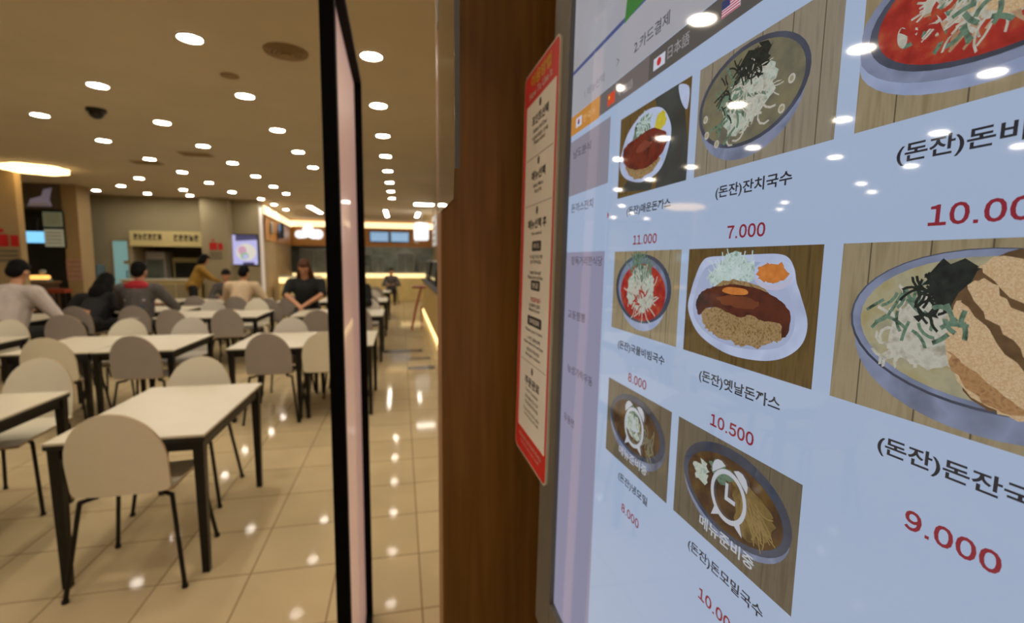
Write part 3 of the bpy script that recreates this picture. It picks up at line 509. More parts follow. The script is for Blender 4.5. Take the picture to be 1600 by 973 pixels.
TABLES = [(-1.255, 3.02, 'nearest white-topped table, in front of the first cream chair'), (-2.36, 3.02, 'white table cut off by the left edge of the view'),
 (-3.03, 5.45, 'white table of the second row, left one of the joined pair'), (-2.36, 5.45, 'white table of the second row, right one of the joined pair'), (-1.265, 5.42, 'second-row white table directly left of the black-framed board'), (-.605, 5.42, 'second-row white table beside the aisle behind the black-framed board'), (-4.14, 5.55, 'second-row white table at the far left edge'),
 (-5.02, 7.95, 'white table where the man in the pale grey shirt sits'), (-3.03, 8.1, 'third-row white table, left one of the joined pair'), (-2.36, 8.1, 'third-row white table, right one of the joined pair'), (-1.265, 8.1, 'white table in front of the woman with brown hair'), (-.605, 8.0, 'third-row white table at the aisle edge'), (-4.36, 9.02, 'white table before the person in black with bowed head'),
 (-3.69, 9.02, 'white table before the person with the red hood'), (-4.45, 10.75, 'far white table in front of the cream service counter'), (-2.95, 10.65, 'white table before the person in the beige shirt'), (-3.62, 10.7, 'far white table left of the beige-shirted person'), (-2.05, 10.65, 'far white table right of the beige-shirted person'), (-1.265, 10.6, 'far white table behind the woman with brown hair'), (-.605, 10.55, 'fourth-row white table at the aisle edge'), (-.605, 13.3, 'farthest white table at the aisle edge'), (-1.265, 13.3, 'farthest white table behind the aisle-edge one')]
tp = None
for x, y, l in TABLES:
    if tp is None: tp = make_table(); tp.location = (x, y, 0); tp['label'] = l
    else: dup(tp, (x, y, 0), 0, l)

# ------------------------------------------------------------ chairs (local: sitter faces +y)
def back_mesh(b):
    zs = [.475, .48, .50, .55, .60, .65, .70, .74, .78, .81, .835, .855, .865, .870]
    def half(z):
        if z < .50: return .167 + .03 * math.sqrt(max(0, 1 - ((.50 - z) / .025) ** 2))
        if z < .62: return .197 + .003 * (z - .5) / .12
        return .200 * math.sqrt(max(0, 1 - ((z - .62) / .2505) ** 2.15))
    N = 12
    def pt(z, s, off): x = half(z) * s; return (x, -.205 - (z - .475) * .16 + .9 * x * x * .55 + off, z)
    F = [[pt(z, -1 + 2 * k / N, 0) for k in range(N + 1)] for z in zs]; B = [[pt(z, -1 + 2 * k / N, -.013) for k in range(N + 1)] for z in zs]
    b.grid([r[::-1] for r in F]); b.grid(B)
    ring_f = F[0] + [r[-1] for r in F[1:-1]] + F[-1][::-1] + [r[0] for r in F[1:-1]][::-1]; ring_b = B[0] + [r[-1] for r in B[1:-1]] + B[-1][::-1] + [r[0] for r in B[1:-1]][::-1]
    b.mi = 1; b.grid([ring_f + [ring_f[0]], ring_b + [ring_b[0]]]); b.mi = 0
    bmesh.ops.remove_doubles(b.bm, verts=b.bm.verts, dist=.0006); bmesh.ops.recalc_face_normals(b.bm, faces=b.bm.faces)
def seat_mesh(b):
    rows = []
    for off in (0, -.013):
        rr = []
        for k in range(11):
            y = -.20 + k * .044; zz = .468 - (.010 if .05 < y < .2 else 0) * .5 - (.03 * ((y - .17) / .07) ** 2 if y > .17 else 0) + (.012 * ((-.14 - y) / .06) ** 2 if y < -.14 else 0); w_ = .195 - (.03 * ((y - .16) / .08) ** 2 if y > .16 else 0)
            rr.append([(w_ * (-1 + 2 * j / 8), y, zz + off + .02 * (-1 + 2 * j / 8) ** 2 * .4) for j in range(9)])
        rows.append(rr)
    T, U = rows; b.grid(T); b.mi = 1; b.grid([r[::-1] for r in U])
    rt = T[0] + [r[-1] for r in T[1:-1]] + T[-1][::-1] + [r[0] for r in T[1:-1]][::-1]; ru = U[0] + [r[-1] for r in U[1:-1]] + U[-1][::-1] + [r[0] for r in U[1:-1]][::-1]
    b.grid([rt + [rt[0]], ru + [ru[0]]]); b.mi = 0; bmesh.ops.remove_doubles(b.bm, verts=b.bm.verts, dist=.0006); bmesh.ops.recalc_face_normals(b.bm, faces=b.bm.faces)
def make_chair(key):
    t = thing('dining_chair', '', 'chair', group='round-backed dining chairs')
    b = MB(); seat_mesh(b); b.build('seat', [M[key], M['ply']], t, True); b = MB(); back_mesh(b); b.build('backrest', [M[key], M['ply']], t, True)
    for sx in (-1, 1):
        for y0_, y1_ in ((-.165, -.225), (.165, .215)):
            b = MB(); b.tube([(sx * .13, y0_ * .8, .442), (sx * .185, y0_, .436), (sx * .238, y1_, .006)], .0105); b.cyl((sx * .238, y1_, 0), (sx * .238, y1_, .014), .014); b.build('leg', M['leg'], t, True)
    b = MB(); b.tube([(-.13, -.13, .445), (-.13, .13, .445)], .010); b.tube([(.13, -.13, .445), (.13, .13, .445)], .010); b.tube([(-.13, 0, .440), (.13, 0, .440)], .009); b.build('seat_frame', M['leg'], t, True); return t
CH = {}
def chair(x, y, rz, key, label):
    if key not in CH: CH[key] = make_chair(key); o = CH[key]; o.location = (x, y, 0); o.rotation_euler = (0, 0, rz); o['label'] = label
    else: dup(CH[key], (x, y, 0), rz, label)
P_ = math.pi
for a in [(-1.258, 2.66, .02, 'cream', 'nearest cream chair with its back to the camera'), (-1.36, 3.44, P_, 'cream', 'cream chair at the far end of the nearest table'),
 (-2.36, 2.62, .05, 'cream', 'cream chair at the left edge, only its seat and leg in view'), (-2.36, 3.56, P_, 'cream', 'cream chair at the far end of the left-edge table'),
 (-2.95, 5.08, .04, 'cream', 'yellowish cream chair before the left half of the joined second-row tables'), (-2.29, 5.08, -.02, 'grey', 'grey chair before the right half of the joined second-row tables'), (-1.21, 5.06, .0, 'grey', 'grey chair before the table left of the black-framed board'), (-.72, 5.06, .0, 'cream', 'cream chair beside the black-framed board, half hidden by it'),
 (-2.96, 5.92, P_, 'cream', 'cream chair behind the left half of the joined second-row tables'), (-2.36, 5.96, P_, 'pale', 'pale grey chair behind the right half of the joined second-row tables'), (-1.25, 5.78, P_, 'pale', 'pale grey chair behind the table left of the black-framed board'), (-.62, 5.85, P_, 'grey', 'grey chair right of the black-framed board at the aisle'), (-4.10, 5.98, P_, 'cream', 'cream chair at the left edge in front of the pale-shirted man'),
 (-3.90, 6.95, .1, 'grey', 'dark grey chair in front of the person in black'), (-2.32, 7.47, .05, 'grey', 'dark grey chair in the middle facing the third-row right table'), (-2.97, 7.5, -.05, 'grey', 'dark grey chair in the middle facing the third-row left table'), (-1.18, 7.15, .3, 'grey', 'grey chair next to the black-framed board, turned toward the brown-haired woman'), (-.62, 7.55, 0, 'grey', 'grey chair at the aisle facing the third-row table'),
 (-3.02, 8.62, P_, 'pale', 'pale grey chair behind the third-row left table'), (-2.36, 8.62, P_, 'cream', 'cream chair behind the third-row right table, before the beige shirt'), (-2.12, 9.22, -.3, 'grey', 'grey chair standing askew left of the brown-haired woman'), (-.55, 8.55, P_, 'pale', 'pale grey chair behind the third-row aisle table'), (-3.62, 9.95, .1, 'grey', 'brownish grey chair left of the beige-shirted person'), (-2.05, 10.1, 0, 'grey', 'grey chair facing the far table right of the beige shirt'), (-2.1, 11.2, P_, 'grey', 'grey chair behind the far table right of the beige shirt'), (-.62, 10.1, 0, 'grey', 'grey chair at the aisle facing the fourth-row table'), (-.62, 11.05, P_, 'pale', 'pale grey chair behind the fourth-row aisle table'), (-.62, 12.85, 0, 'grey', 'grey chair at the aisle facing the farthest table'),
 (-4.62, 6.98, 0, 'grey', 'chair under the man in the pale grey shirt'), (-4.38, 8.08, -.05, 'grey', 'chair under the person in black with bowed head'), (-3.69, 8.08, 0, 'grey', 'chair under the person with the red hood'), (-2.9, 9.85, 0, 'grey', 'chair under the person in the beige shirt'), (-3.60, 11.4, P_, 'grey', 'chair under the dark-haired person facing the beige shirt'), (-1.60, 8.98, P_, 'grey', 'chair under the woman with brown hair'), (-.80, 9.02, P_, 'grey', 'chair under the person in the black jacket'), (-.33, 17.6, P_, 'grey', 'chair under the small far person in grey')]: chair(*a)

# ------------------------------------------------------------ people (local: facing +y, seated on a chair at the origin)
def remesh(o, vox, it=3):
    a = o.modifiers.new('r', 'REMESH'); a.mode = 'VOXEL'; a.voxel_size = vox; a.use_smooth_shade = True
    c = o.modifiers.new('s', 'SMOOTH'); c.iterations = it; c.factor = .5
    dg = bpy.context.evaluated_depsgraph_get(); me = bpy.data.meshes.new_from_object(o.evaluated_get(dg)); old = o.data; o.modifiers.clear(); o.data = me; bpy.data.meshes.remove(old)
    for p in me.polygons: p.use_smooth = True
def person(label, loc, rz, top, hair='short', hairm='hair', lean=.3, head_dz=0, head_fwd=.05, scale=1.0, arms=None, stand=False, wide=1.0, extras=None, look=-.25, sleeve=True):
    t = thing('person', label, 'person', loc, rz); t.scale = (scale,) * 3
    V = Vector; zh = .90 if stand else .53; hip = V((0, -.10, zh)); ch = hip + V((0, math.sin(lean) * .44, math.cos(lean) * .44)); nk = ch + V((0, math.sin(lean * 1.25) * .10, math.cos(lean) * .10))
    hd = nk + V((0, head_fwd, .145 + head_dz)); sh = [ch + V((s * .18 * wide, .0, .015)) for s in (-1, 1)]
    if stand: kn = [V((s * .10, -.06, .48)) for s in (-1, 1)]; ft = [V((s * .11, -.10, .07)) for s in (-1, 1)]
    else: kn = [V((s * .11, .30, .50)) for s in (-1, 1)]; ft = [V((s * .12, .27, .07)) for s in (-1, 1)]
    if arms is None: arms = [((s * .30 * wide, .16, .72), (s * .12, .40, .745)) for s in (-1, 1)]
    b = MB()
    # head with face
    Mh = Matrix.Translation(hd) @ Matrix.Rotation(look, 4, 'X')
    def hb(c, r): 
        b.ball((0, 0, 0), r, 16)
        for v in b.last: v.co = Mh @ (v.co + V(c))
    hb((0, 0, .015), (.076, .094, .108)); hb((0, .028, -.05), (.056, .062, .062)); hb((0, .098, -.012), (.013, .018, .024)); hb((0, .090, .012), (.009, .012, .03)); hb((0, .088, -.052), (.024, .010, .008)); hb((0, .078, -.088), (.022, .018, .016))
    for s in (-1, 1): hb((s * .078, -.005, -.01), (.012, .022, .032)); hb((s * .032, .080, .034), (.024, .012, .008))
    b.cap(nk - V((0, .01, .05)), hd + V((0, -.01, -.07)), .052, .05)
    b.cap(hip, ch - V((0, 0, .08)), .135 * wide, .13 * wide); b.ball(ch - V((0, 0, .05)), (.17 * wide, .11, .16)); b.ball(hip + V((0, 0, 0)), (.165 * wide, .125, .11))
    for i, s in enumerate((-1, 1)):
        el, wr = V(arms[i][0]), V(arms[i][1]); b.cap(sh[i], el, .058 * wide, .043, 10); b.cap(el, wr, .042, .029, 10)
        d = (wr - el).normalized(); side = d.cross(V((0, 0, 1))).normalized(); up = side.cross(d).normalized()
        if abs(d.z) > .9: side = V((1, 0, 0)); up = side.cross(d).normalized()
        pc = wr + d * .045; b.cap(wr, wr + d * .075 + side * .018, .026, .020, 8); b.cap(wr, wr + d * .075 - side * .018, .026, .020, 8)
        for k, ln in enumerate((.060, .072, .068, .052)):
            b0 = wr + d * .080 + side * (.028 - .0187 * k); m1 = b0 + d * ln * .5 - up * .006; m2 = b0 + d * ln * .82 - up * ln * .45; b.cap(b0, m1, .0095, .009, 6); b.cap(m1, m2, .009, .0075, 6)
        th = side * (s * -1); q0 = wr + d * .025 + th * .022; q1 = q0 + d * .028 + th * .026; q2 = q1 + d * .032 + th * .004 - up * .008; b.cap(q0, q1, .012, .0105, 6); b.cap(q1, q2, .0105, .0085, 6)
        b.cap(hip + V((s * .09, .02, -.02)), kn[i], .085, .062, 10); b.cap(kn[i], ft[i] + V((0, -.03, .03)), .058, .040, 10); b.cap(ft[i] + V((0, -.03, -.02)), ft[i] + V((0, .14, -.035)), .042, .032, 8)
    body = b.build('body', M['skin'], t); remesh(body, .0085)
    # top
    b = MB(); b.cap(hip + V((0, 0, -.03)), ch - V((0, 0, .08)), .150 * wide, .145 * wide); b.ball(ch - V((0, 0, .05)), (.188 * wide, .13, .17)); b.ball(hip + V((0, 0, .02)), (.18 * wide, .142, .12)); b.cap(ch, nk - V((0, .005, .035)), .10, .062)
    for i in (0, 1):
        el, wr = V(arms[i][0]), V(arms[i][1]); b.cap(sh[i], el, .074 * wide, .056, 10); b.cap(ch + V(((-1, 1)[i] * .05, 0, .03)), sh[i], .075, .074 * wide, 10)
        if sleeve: b.cap(el, el.lerp(wr, .88), .056, .042, 10)
    garment = b.build('top', M[top], t); remesh(garment, .012)
    b = MB()
    for i, s in enumerate((-1, 1)): b.cap(hip + V((s * .085, .0, -.02)), kn[i], .105, .078, 10); b.cap(kn[i], ft[i] + V((0, -.03, .05)), .075, .058, 10)
    b.ball(hip + V((0, 0, -.02)), (.172 * wide, .135, .10)); tr_ = b.build('trousers', M['trouser'], t); remesh(tr_, .014)
    for i in (0, 1): b = MB(); b.cap(ft[i] + V((0, -.04, -.02)), ft[i] + V((0, .15, -.034)), .049, .036, 10); b.box(ft[i].x - .045, ft[i].x + .045, ft[i].y - .085, ft[i].y + .18, 0, .016, .006); b.build('shoe', M['black'], t, True)
    # hair
    b = MB()
    def hh(c, r): 
        b.ball((0, 0, 0), r, 16)
        for v in b.last: v.co = Mh @ (v.co + V(c))
    hh((0, -.022, .040), (.088, .094, .100)); hh((0, -.05, -.01), (.080, .066, .085)); hh((0, .045, .088), (.066, .05, .035))
    if hair == 'long':
        for s in (-1, 1): hh((s * .070, -.01, -.06), (.032, .055, .13)); hh((s * .085, .0, -.16), (.04, .05, .12))
        hh((0, -.07, -.10), (.095, .055, .16)); hh((0, -.085, -.2), (.10, .05, .12))
    if hair == 'bob': hh((0, -.05, -.06), (.094, .07, .10)); [hh((s * .075, -.0, -.03), (.028, .05, .09)) for s in (-1, 1)]
    ho = b.build('hair', M[hairm], t); remesh(ho, .011)
    for s in (-1, 1): b = MB(); b.ball(Mh @ V((s * .032, .089, .012)), (.012, .006, .006), 10); b.build('eye', M['eye'], t, True)
    b = MB(); b.ball(Mh @ V((0, .0985, -.052)), (.022, .004, .006), 10); b.build('mouth', M['lip'], t, True)
    if extras: extras(t, hip, ch, nk, hd, Mh)
    return t
person('man in a pale grey shirt with short black hair, back turned, far left', (-4.62, 7.0, 0), -.05, 'shirt', lean=.42, wide=1.22, scale=1.16, head_dz=.0, head_fwd=.07, look=-.55, arms=[((-.40, .12, .72), (-.16, .38, .745)), ((.38, .12, .70), (.18, .40, .745))])
person('person in black with long black hair bowed over the table', (-4.38, 8.1, 0), -.05, 'dkcloth', hair='long', lean=.88, scale=1.12, wide=1.18, head_fwd=.08, head_dz=.02, look=-.7, arms=[((-.27, .16, .72), (-.10, .42, .745)), ((.25, .16, .72), (.12, .42, .745))])
def collar(t, hip, ch, nk, hd, Mh):
    b = MB(); b.ball(ch + Vector((0, -.045, .06)), (.15, .075, .075), 16); b.ball(nk + Vector((0, -.03, -.03)), (.085, .075, .05), 16); o = b.build('red_hood', M['redcloth'], t, True, 'red hood hanging on the shoulders'); remesh(o, .012)
    for z, m_, hgt in ((-.12, 'whcloth', .05), (-.20, 'blue', .05), (-.28, 'blue', .035), (-.34, 'whcloth', .05)):
        b = MB(); b.ball((0, hip.y - .115 + (z + .34) * .25, ch.z + z), (.125, .035, hgt / 2), 14); b.build('back_stripe', M[m_], t, True, 'pale stripe across the back' if m_ == 'whcloth' else 'teal stripe across the back')
person('person with a red hood over a grey jacket, black hair, back turned', (-3.69, 8.1, 0), -.05, 'greycloth', lean=.12, scale=1.11, wide=1.12, extras=collar, head_fwd=.02, look=-.3)
person('person in a beige shirt with short black hair, back turned, by the wall screen', (-2.9, 9.88, 0), -.15, 'beige', lean=.40, scale=1.08, wide=1.2, head_fwd=.04, look=-.5, sleeve=False, arms=[((-.32, .16, .72), (-.12, .40, .745)), ((.36, .10, .74), (.20, .38, .745))])
person('dark-haired person facing the beige-shirted person, mostly hidden', (-3.60, 11.38, 0), P_ + .3, 'greycloth', lean=.35, scale=1.0, look=-.5)
person('woman in black with long brown hair leaning on her forearms at a table', (-1.60, 8.97, 0), P_, 'dkcloth', hair='long', hairm='hairb', lean=.24, scale=1.16, wide=1.12, head_fwd=.06, look=-.6, sleeve=False, arms=[((-.26, .12, .82), (-.06, .36, .69)), ((.26, .12, .82), (.06, .36, .69))])
person('person in a black jacket half hidden behind the black-framed board', (-.80, 9.0, 0), P_, 'dkcloth', lean=.30, scale=1.08, wide=1.05, arms=[((-.24, .16, .72), (-.10, .38, .745)), ((.24, .16, .72), (.10, .38, .745))], look=-.3)
person('stall worker in yellow with dark hair bending over the back counter', (-4.72, 12.92, 0), -1.1, 'yellow', hair='bob', lean=.42, scale=.98, stand=True, look=-.5, arms=[((-.28, .30, 1.08), (-.1, .48, 1.0)), ((.28, .30, 1.08), (.1, .48, 1.0))])
person('small far person in grey sitting near the glowing counter', (-.33, 17.6, 0), P_, 'greycloth', lean=.15, scale=.93, look=-.2)

# ------------------------------------------------------------ things along the back wall
def at(name, label, cat, loc, rz=0, group=None): return thing(name, label, cat, loc, rz, group)
d = at('service_door', 'narrow pale blue glass door in the back wall', 'door', (-6.77, 14.04, 0))
b = MB(); b.box(-.19, -.165, -.06, .06, 0, 1.99, .004); b.box(.165, .19, -.06, .06, 0, 1.99, .004); b.box(-.165, .165, -.06, .06, 1.95, 1.99, .004); b.build('frame', M['grille'], d)
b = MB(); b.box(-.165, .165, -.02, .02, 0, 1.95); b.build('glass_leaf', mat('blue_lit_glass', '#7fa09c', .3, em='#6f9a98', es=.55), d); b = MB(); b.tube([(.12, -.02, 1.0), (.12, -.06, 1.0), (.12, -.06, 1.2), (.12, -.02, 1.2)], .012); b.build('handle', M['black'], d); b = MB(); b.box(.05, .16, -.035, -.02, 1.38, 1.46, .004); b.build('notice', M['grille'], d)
# recessed stall with sign
wallbox('wall_recess_back', -6.58, -4.86, 15.2, 15.3, 0, 2.2, mat('recess_tan', '#6b5c38', .8, var=.15, scale=2)); wallbox('wall_recess_left', -6.62, -6.54, 14.2, 15.2, 0, 2.2, M['wallw']); wallbox('wall_recess_right', -4.9, -4.82, 14.2, 15.2, 0, 2.2, M['wallw']); wallbox('wall_recess_top', -6.62, -4.82, 14.2, 15.3, 2.2, 2.25, M['dark'])
s = at('stall_sign', 'pale cream sign board with dark lettering over the back counter', 'sign', (-5.71, 13.97, 1.86)); b = MB(); b.box(-.82, .80, -.03, .03, 0, .34, .006); b.build('board', M['cream_board'], s); b = MB(); b.box(-.82, .80, -.06, .03, -.04, 0, .004); b.build('ledge', M['cream_board'], s)
def blur_text(b, x0, n, w, z0, z1, y):
    for k in range(n): x = x0 + k * w; b.box(x, x + w * .3, y - .004, y, z0, z1); b.box(x + w * .3, x + w * .75, y - .004, y, z0 + (z1 - z0) * random.choice((.1, .4, .6)), z0 + (z1 - z0) * random.choice((.75, .95))); b.box(x + w * .05, x + w * .75, y - .004, y, z0, z0 + (z1 - z0) * .18)
b = MB(); blur_text(b, -.72, 6, .105, .12, .27, -.031); blur_text(b, .16, 5, .115, .10, .26, -.031); b.build('lettering', M['ink'], s)
c = at('service_counter', 'cream service counter below the pale sign board', 'counter', (-5.71, 13.6, 0)); b = MB(); b.box(-.78, .78, -.25, .25, 0, .98, .01); b.build('body', M['cream_board'], c); b = MB(); b.box(-.82, .82, -.29, .29, .98, 1.02, .006); b.build('worktop', M['top'], c); b = MB(); [b.box(-.76 + k * .38, -.76 + k * .38 + .36, -.262, -.25, .1, .9, .004) for k in range(4)]; b.build('front_panel', M['wall'], c)
r_ = at('wall_shelf_unit', 'low wooden shelf unit with stacked dishes inside the recessed stall', 'shelf', (-5.45, 15.0, 0)); b = MB(); b.box(-.55, .55, -.15, -.13, .9, 1.5); b.box(-.55, .55, -.18, .15, 1.5, 1.54); b.box(-.55, .55, -.18, .15, .86, .9); b.box(-.55, -.52, -.15, .15, 0, 1.5); b.box(.52, .55, -.15, .15, 0, 1.5); b.build('carcass', M['cream_board'], r_); b = MB(); b.box(-.48, .48, -.16, -.15, 1.0, 1.42); b.build('glass_front', M['dark'], r_)
f = at('drinks_fridge', 'pale upright fridge at the left of the recessed stall', 'fridge', (-6.28, 14.85, 0)); b = MB(); b.box(-.22, .22, -.25, .25, 0, 1.7, .01); b.build('cabinet', M['white'], f); b = MB(); b.box(-.19, .19, -.265, -.25, .3, 1.5); b.build('glass_door', M['kit'], f); b = MB(); b.tube([(.16, -.265, .7), (.16, -.29, .75), (.16, -.29, 1.1), (.16, -.265, 1.15)], .01); b.build('handle', M['steel'], f)
for (lx, ly, lz, k, l) in [(-4.54, 13.715, 1.92, .5, 'red block notice with grey lines on the back pillar'), (-6.50, 9.995, 1.90, .56, 'red block notice on the tan left pillar')]:
    g = at('wall_notice', l, 'notice', (lx, ly, lz), group='red wall notices'); b = MB()
    b.box(-.28 * k, .06 * k, -.006, 0, -.34 * k, .02 * k); b.box(.12 * k, .32 * k, -.006, 0, -.34 * k, .0); b.box(.02 * k, .06 * k, -.009, -.006, -.3 * k, -.04 * k); b.build('red_block', M['red'], g); b = MB(); b.cyl((-.1 * k, -.006, .14 * k), (-.1 * k, 0, .14 * k), .06 * k); b.build('red_dot', M['red'], g); b = MB(); [b.box(-.28 * k, .28 * k, -.004, 0, -.52 * k - q * .14 * k, -.44 * k - q * .14 * k) for q in range(3)]; b.build('text_line', mat('notice_grey', '#6a604c', .7, var=.1, scale=20), g)
p3 = at('wall_poster', 'small pinkish poster on the corner pillar', 'poster', (-6.74, 12.145, 1.27)); b = MB(); b.box(-.14, .14, -.006, 0, -.22, .22, .002); b.build('sheet', mat('pink_poster', '#a88476', .7, var=.1, scale=10), p3); b = MB(); [b.box(-.11, .11, -.009, -.006, .15 - q * .1, .18 - q * .1) for q in range(4)]; b.build('text_line', M['grille'], p3)
u_ = at('water_station', 'grey-blue machine standing left of the pale blue door', 'machine', (-7.22, 13.75, 0)); b = MB(); b.box(-.17, .17, -.18, .18, 0, 1.05, .02); b.build('cabinet', mat('machine_grey_blue', '#4c5560', .5, var=.1, scale=6), u_); b = MB(); b.box(-.15, .15, -.16, .16, 1.05, 1.36, .02); b.build('water_tank', mat('machine_blue', '#5f7078', .4, var=.1, scale=6), u_); b = MB(); b.box(-.03, .03, -.23, -.18, .84, .9, .005); b.build('tap', M['black'], u_)
tv = at('wall_screen', 'bright wall screen showing a bowl of food on the back wall', 'screen', (-3.95, 13.98, 1.765)); b = MB(); b.box(-.33, .33, -.03, .02, -.40, .40, .006); b.build('bezel', M['blackm'], tv)
TVW = mat('tv_white', (.02, .02, .02), .1, em='#b9b6e6', es=1.0); TVD = mat('tv_dark', (.02, .02, .02), .1, em='#4a4668', es=.9); TVB = mat('tv_bowl', (.02, .02, .02), .1, em='#d9d2c4', es=1.0); TVG = mat('tv_green', (.02, .02, .02), .1, em='#93b58f', es=1); TVR = mat('tv_pink', (.02, .02, .02), .1, em='#c99ab0', es=1)
b = MB(); b.poly([(-.31, -.031, -.38), (.31, -.031, -.38), (.31, -.031, .38), (-.31, -.031, .38)]); b.mi = 1; b.poly([(-.2, -.032, .22), (.31, -.032, .26), (.31, -.032, .38), (-.2, -.032, .38)]); b.poly([(-.05, -.032, -.38), (.22, -.032, -.38), (.22, -.032, -.32), (-.05, -.032, -.32)])
def el(cx, cz, rx, rz_, y, mi): b.mi = mi; b.poly([(cx + rx * math.cos(k * .2618), y, cz + rz_ * math.sin(k * .2618)) for k in range(24)])
el(.04, -.06, .24, .22, -.033, 2); el(-.05, -.02, .10, .12, -.034, 4); el(0, -.16, .10, .09, -.0345, 3); el(.02, -.18, .06, .06, -.035, 0); b.build('picture', [TVW, TVD, TVB, TVG, TVR], tv)
po = at('light_pole', 'slim white lit post at the left corner of the glowing food stall', 'post', (-3.52, 13.93, 0)); b = MB(); b.box(-.035, .035, -.035, .035, .05, 2.85, .006); b.build('glowing_tube', mat('pole_glow', '#d8cfc4', .4, em='#b8b0b0', es=.35), po); b = MB(); b.box(-.06, .06, -.06, .06, 0, .05, .006); b.build('base', M['steel'], po); b = MB(); b.box(-.05, .05, -.05, .05, 2.85, 2.9, .006); b.build('cap', M['steel'], po)
# left stall behind the pillar
wallbox('wall_leftstall_back', -10, -6.9, 12.95, 13.05, 0, H, M['dark'])
wallbox('wall_leftstall_over', -10, -6.88, 12.15, 12.25, 2.52, H, mat('stall_grey_fascia', '#5c5346', .8, var=.1, scale=3))
fs = at('fascia_sign', 'pale irregular logo on the grey fascia of the left stall', 'sign', (-7.24, 12.12, 2.58)); b = MB(); b.prism([(-.22, 0, 0), (.2, 0, 0), (.16, 0, .14), (.22, 0, .38), (.08, 0, .34), (.03, 0, .2), (-.16, 0, .14)], (0, .02, 0)); b.build('logo_plate', mat('fascia_logo', '#9b93a0', .6, em='#8a8296', es=.3, var=0), fs); b = MB(); b.box(-.18, .16, -.006, 0, .02, .05); b.build('underline', M['white'], fs)
for (x, z, w_, h_, e_, l) in [(-7.02, 2.31, .34, .30, '#5a6248', 'green-tinted menu board hung highest in the left stall'), (-7.02, 1.93, .34, .36, '#8d8a70', 'cream menu board hung below the green one in the left stall')]:
    q = at('menu_board', l, 'menu board', (x, 12.1, z), group='left stall menu boards'); b = MB(); b.box(-w_ / 2, w_ / 2, -.02, .02, -h_ / 2, h_ / 2, .004); b.build('lit_face', mat('menu_face_%d' % len(MATS), '#777777', .5, em=e_, es=.6), q); b = MB(); b.box(-w_ / 2 - .015, w_ / 2 + .015, -.015, .025, h_ / 2, h_ / 2 + .03); b.box(-w_ / 2 - .015, w_ / 2 + .015, -.015, .025, -h_ / 2 - .03, -h_ / 2); b.box(-w_ / 2 - .015, -w_ / 2, -.015, .025, -h_ / 2, h_ / 2); b.box(w_ / 2, w_ / 2 + .015, -.015, .025, -h_ / 2, h_ / 2); b.build('frame', M['black'], q); b = MB(); [b.box(-w_ * .4, w_ * .4, -.023, -.02, h_ * (-.32 + .2 * k), h_ * (-.32 + .2 * k) + .02) for k in range(4)]; b.build('text_line', M['grille'], q)
q = at('order_monitor', 'small bright blue monitor in the left stall', 'monitor', (-7.345, 12.1, 1.94)); b = MB(); b.box(-.17, .17, -.02, .02, -.13, .13, .008); b.build('bezel', M['black'], q); b = MB(); b.box(-.155, .155, -.024, -.02, -.115, .115); b.build('display', mat('blue_display', (.02, .02, .02), .2, em='#7fc6f0', es=1.3), q); b = MB(); b.cyl((0, .02, 0), (0, .08, .4), .02); b.build('bracket_arm', M['black'], q)
q = at('stall_counter', 'dark wooden counter of the left stall', 'counter', (-7.5, 11.75, 0)); b = MB(); b.box(-.9, .55, -.25, .25, 0, 1.0, .01); b.build('body', mat('dark_wood_counter', '#4a321c', .6, var=.2, scale=6, stretch=(1, 1, 6)), q); b = MB(); b.box(-.93, .58, -.28, .28, 1.0, 1.04, .006); b.build('worktop', mat('stall_worktop', '#7a5f42', .4, var=.1, scale=5), q)
q = at('counter_lamp', 'warm glowing food display on the left stall counter', 'lamp', (-7.06, 11.62, 1.04)); b = MB(); b.box(-.17, .17, -.1, .1, 0, .05, .01); b.build('tray', M['steel'], q); b = MB(); b.box(-.15, .15, -.09, .09, .05, .13, .03); b.build('glowing_shade', mat('food_warmer_glow', '#d09040', .4, em=(1, .5, .12), es=1.6), q); b = MB(); b.ball((.06, 0, .2), (.06, .06, .05), 12); b.build('reflector', M['steel'], q, True)
q = at('red_tray_stack', 'reddish brown tray stand beside the left stall counter', 'stand', (-6.72, 11.6, 0)); b = MB(); b.box(-.15, .15, -.12, .12, .82, .90, .01); b.build('tray', mat('tray_red_brown', '#8a3a1e', .5, var=.1, scale=6), q); 
for sx, sy in ((-1, -1), (-1, 1), (1, -1), (1, 1)): b = MB(); b.box(sx * .12 - .015, sx * .12 + .015, sy * .09 - .015, sy * .09 + .015, 0, .82); b.build('leg', M['leg'], q)

# ------------------------------------------------------------ glowing food stall at the far end
def coveseg(name, pts, z, label, m=M['cove']):
    o = at(name, label, 'cove light', (0, 0, 0), group='stall cove lights'); a, c = Vector((*pts[0], z)), Vector((*pts[1], z)); dd = (c - a); s_ = Vector((-dd.y, dd.x, 0)).normalized() * .02
    b = MB(); b.prism([a - s_, c - s_, c + s_, a + s_], (0, 0, .22)); b.build('glow_strip', m, o); b = MB(); b.prism([a - s_ * 1.5 - Vector((0, 0, .03)), c - s_ * 1.5 - Vector((0, 0, .03)), c + s_ * 1.5 - Vector((0, 0, .03)), a + s_ * 1.5 - Vector((0, 0, .03))], (0, 0, .03)); b.build('ledge', M['band'], o)
coveseg('cove_light', [(-3.52, 14.25), (-4.0, 19.9)], 2.72, 'warm glowing cove strip along the left side of the food stall'); coveseg('cove_light', [(-4.0, 19.95), (1.28, 19.95)], 2.76, 'warm glowing cove strip across the far food stall'); coveseg('cove_light', [(1.27, 19.9), (1.27, 14.0)], 2.74, 'warm glowing cove strip along the right-hand stalls')
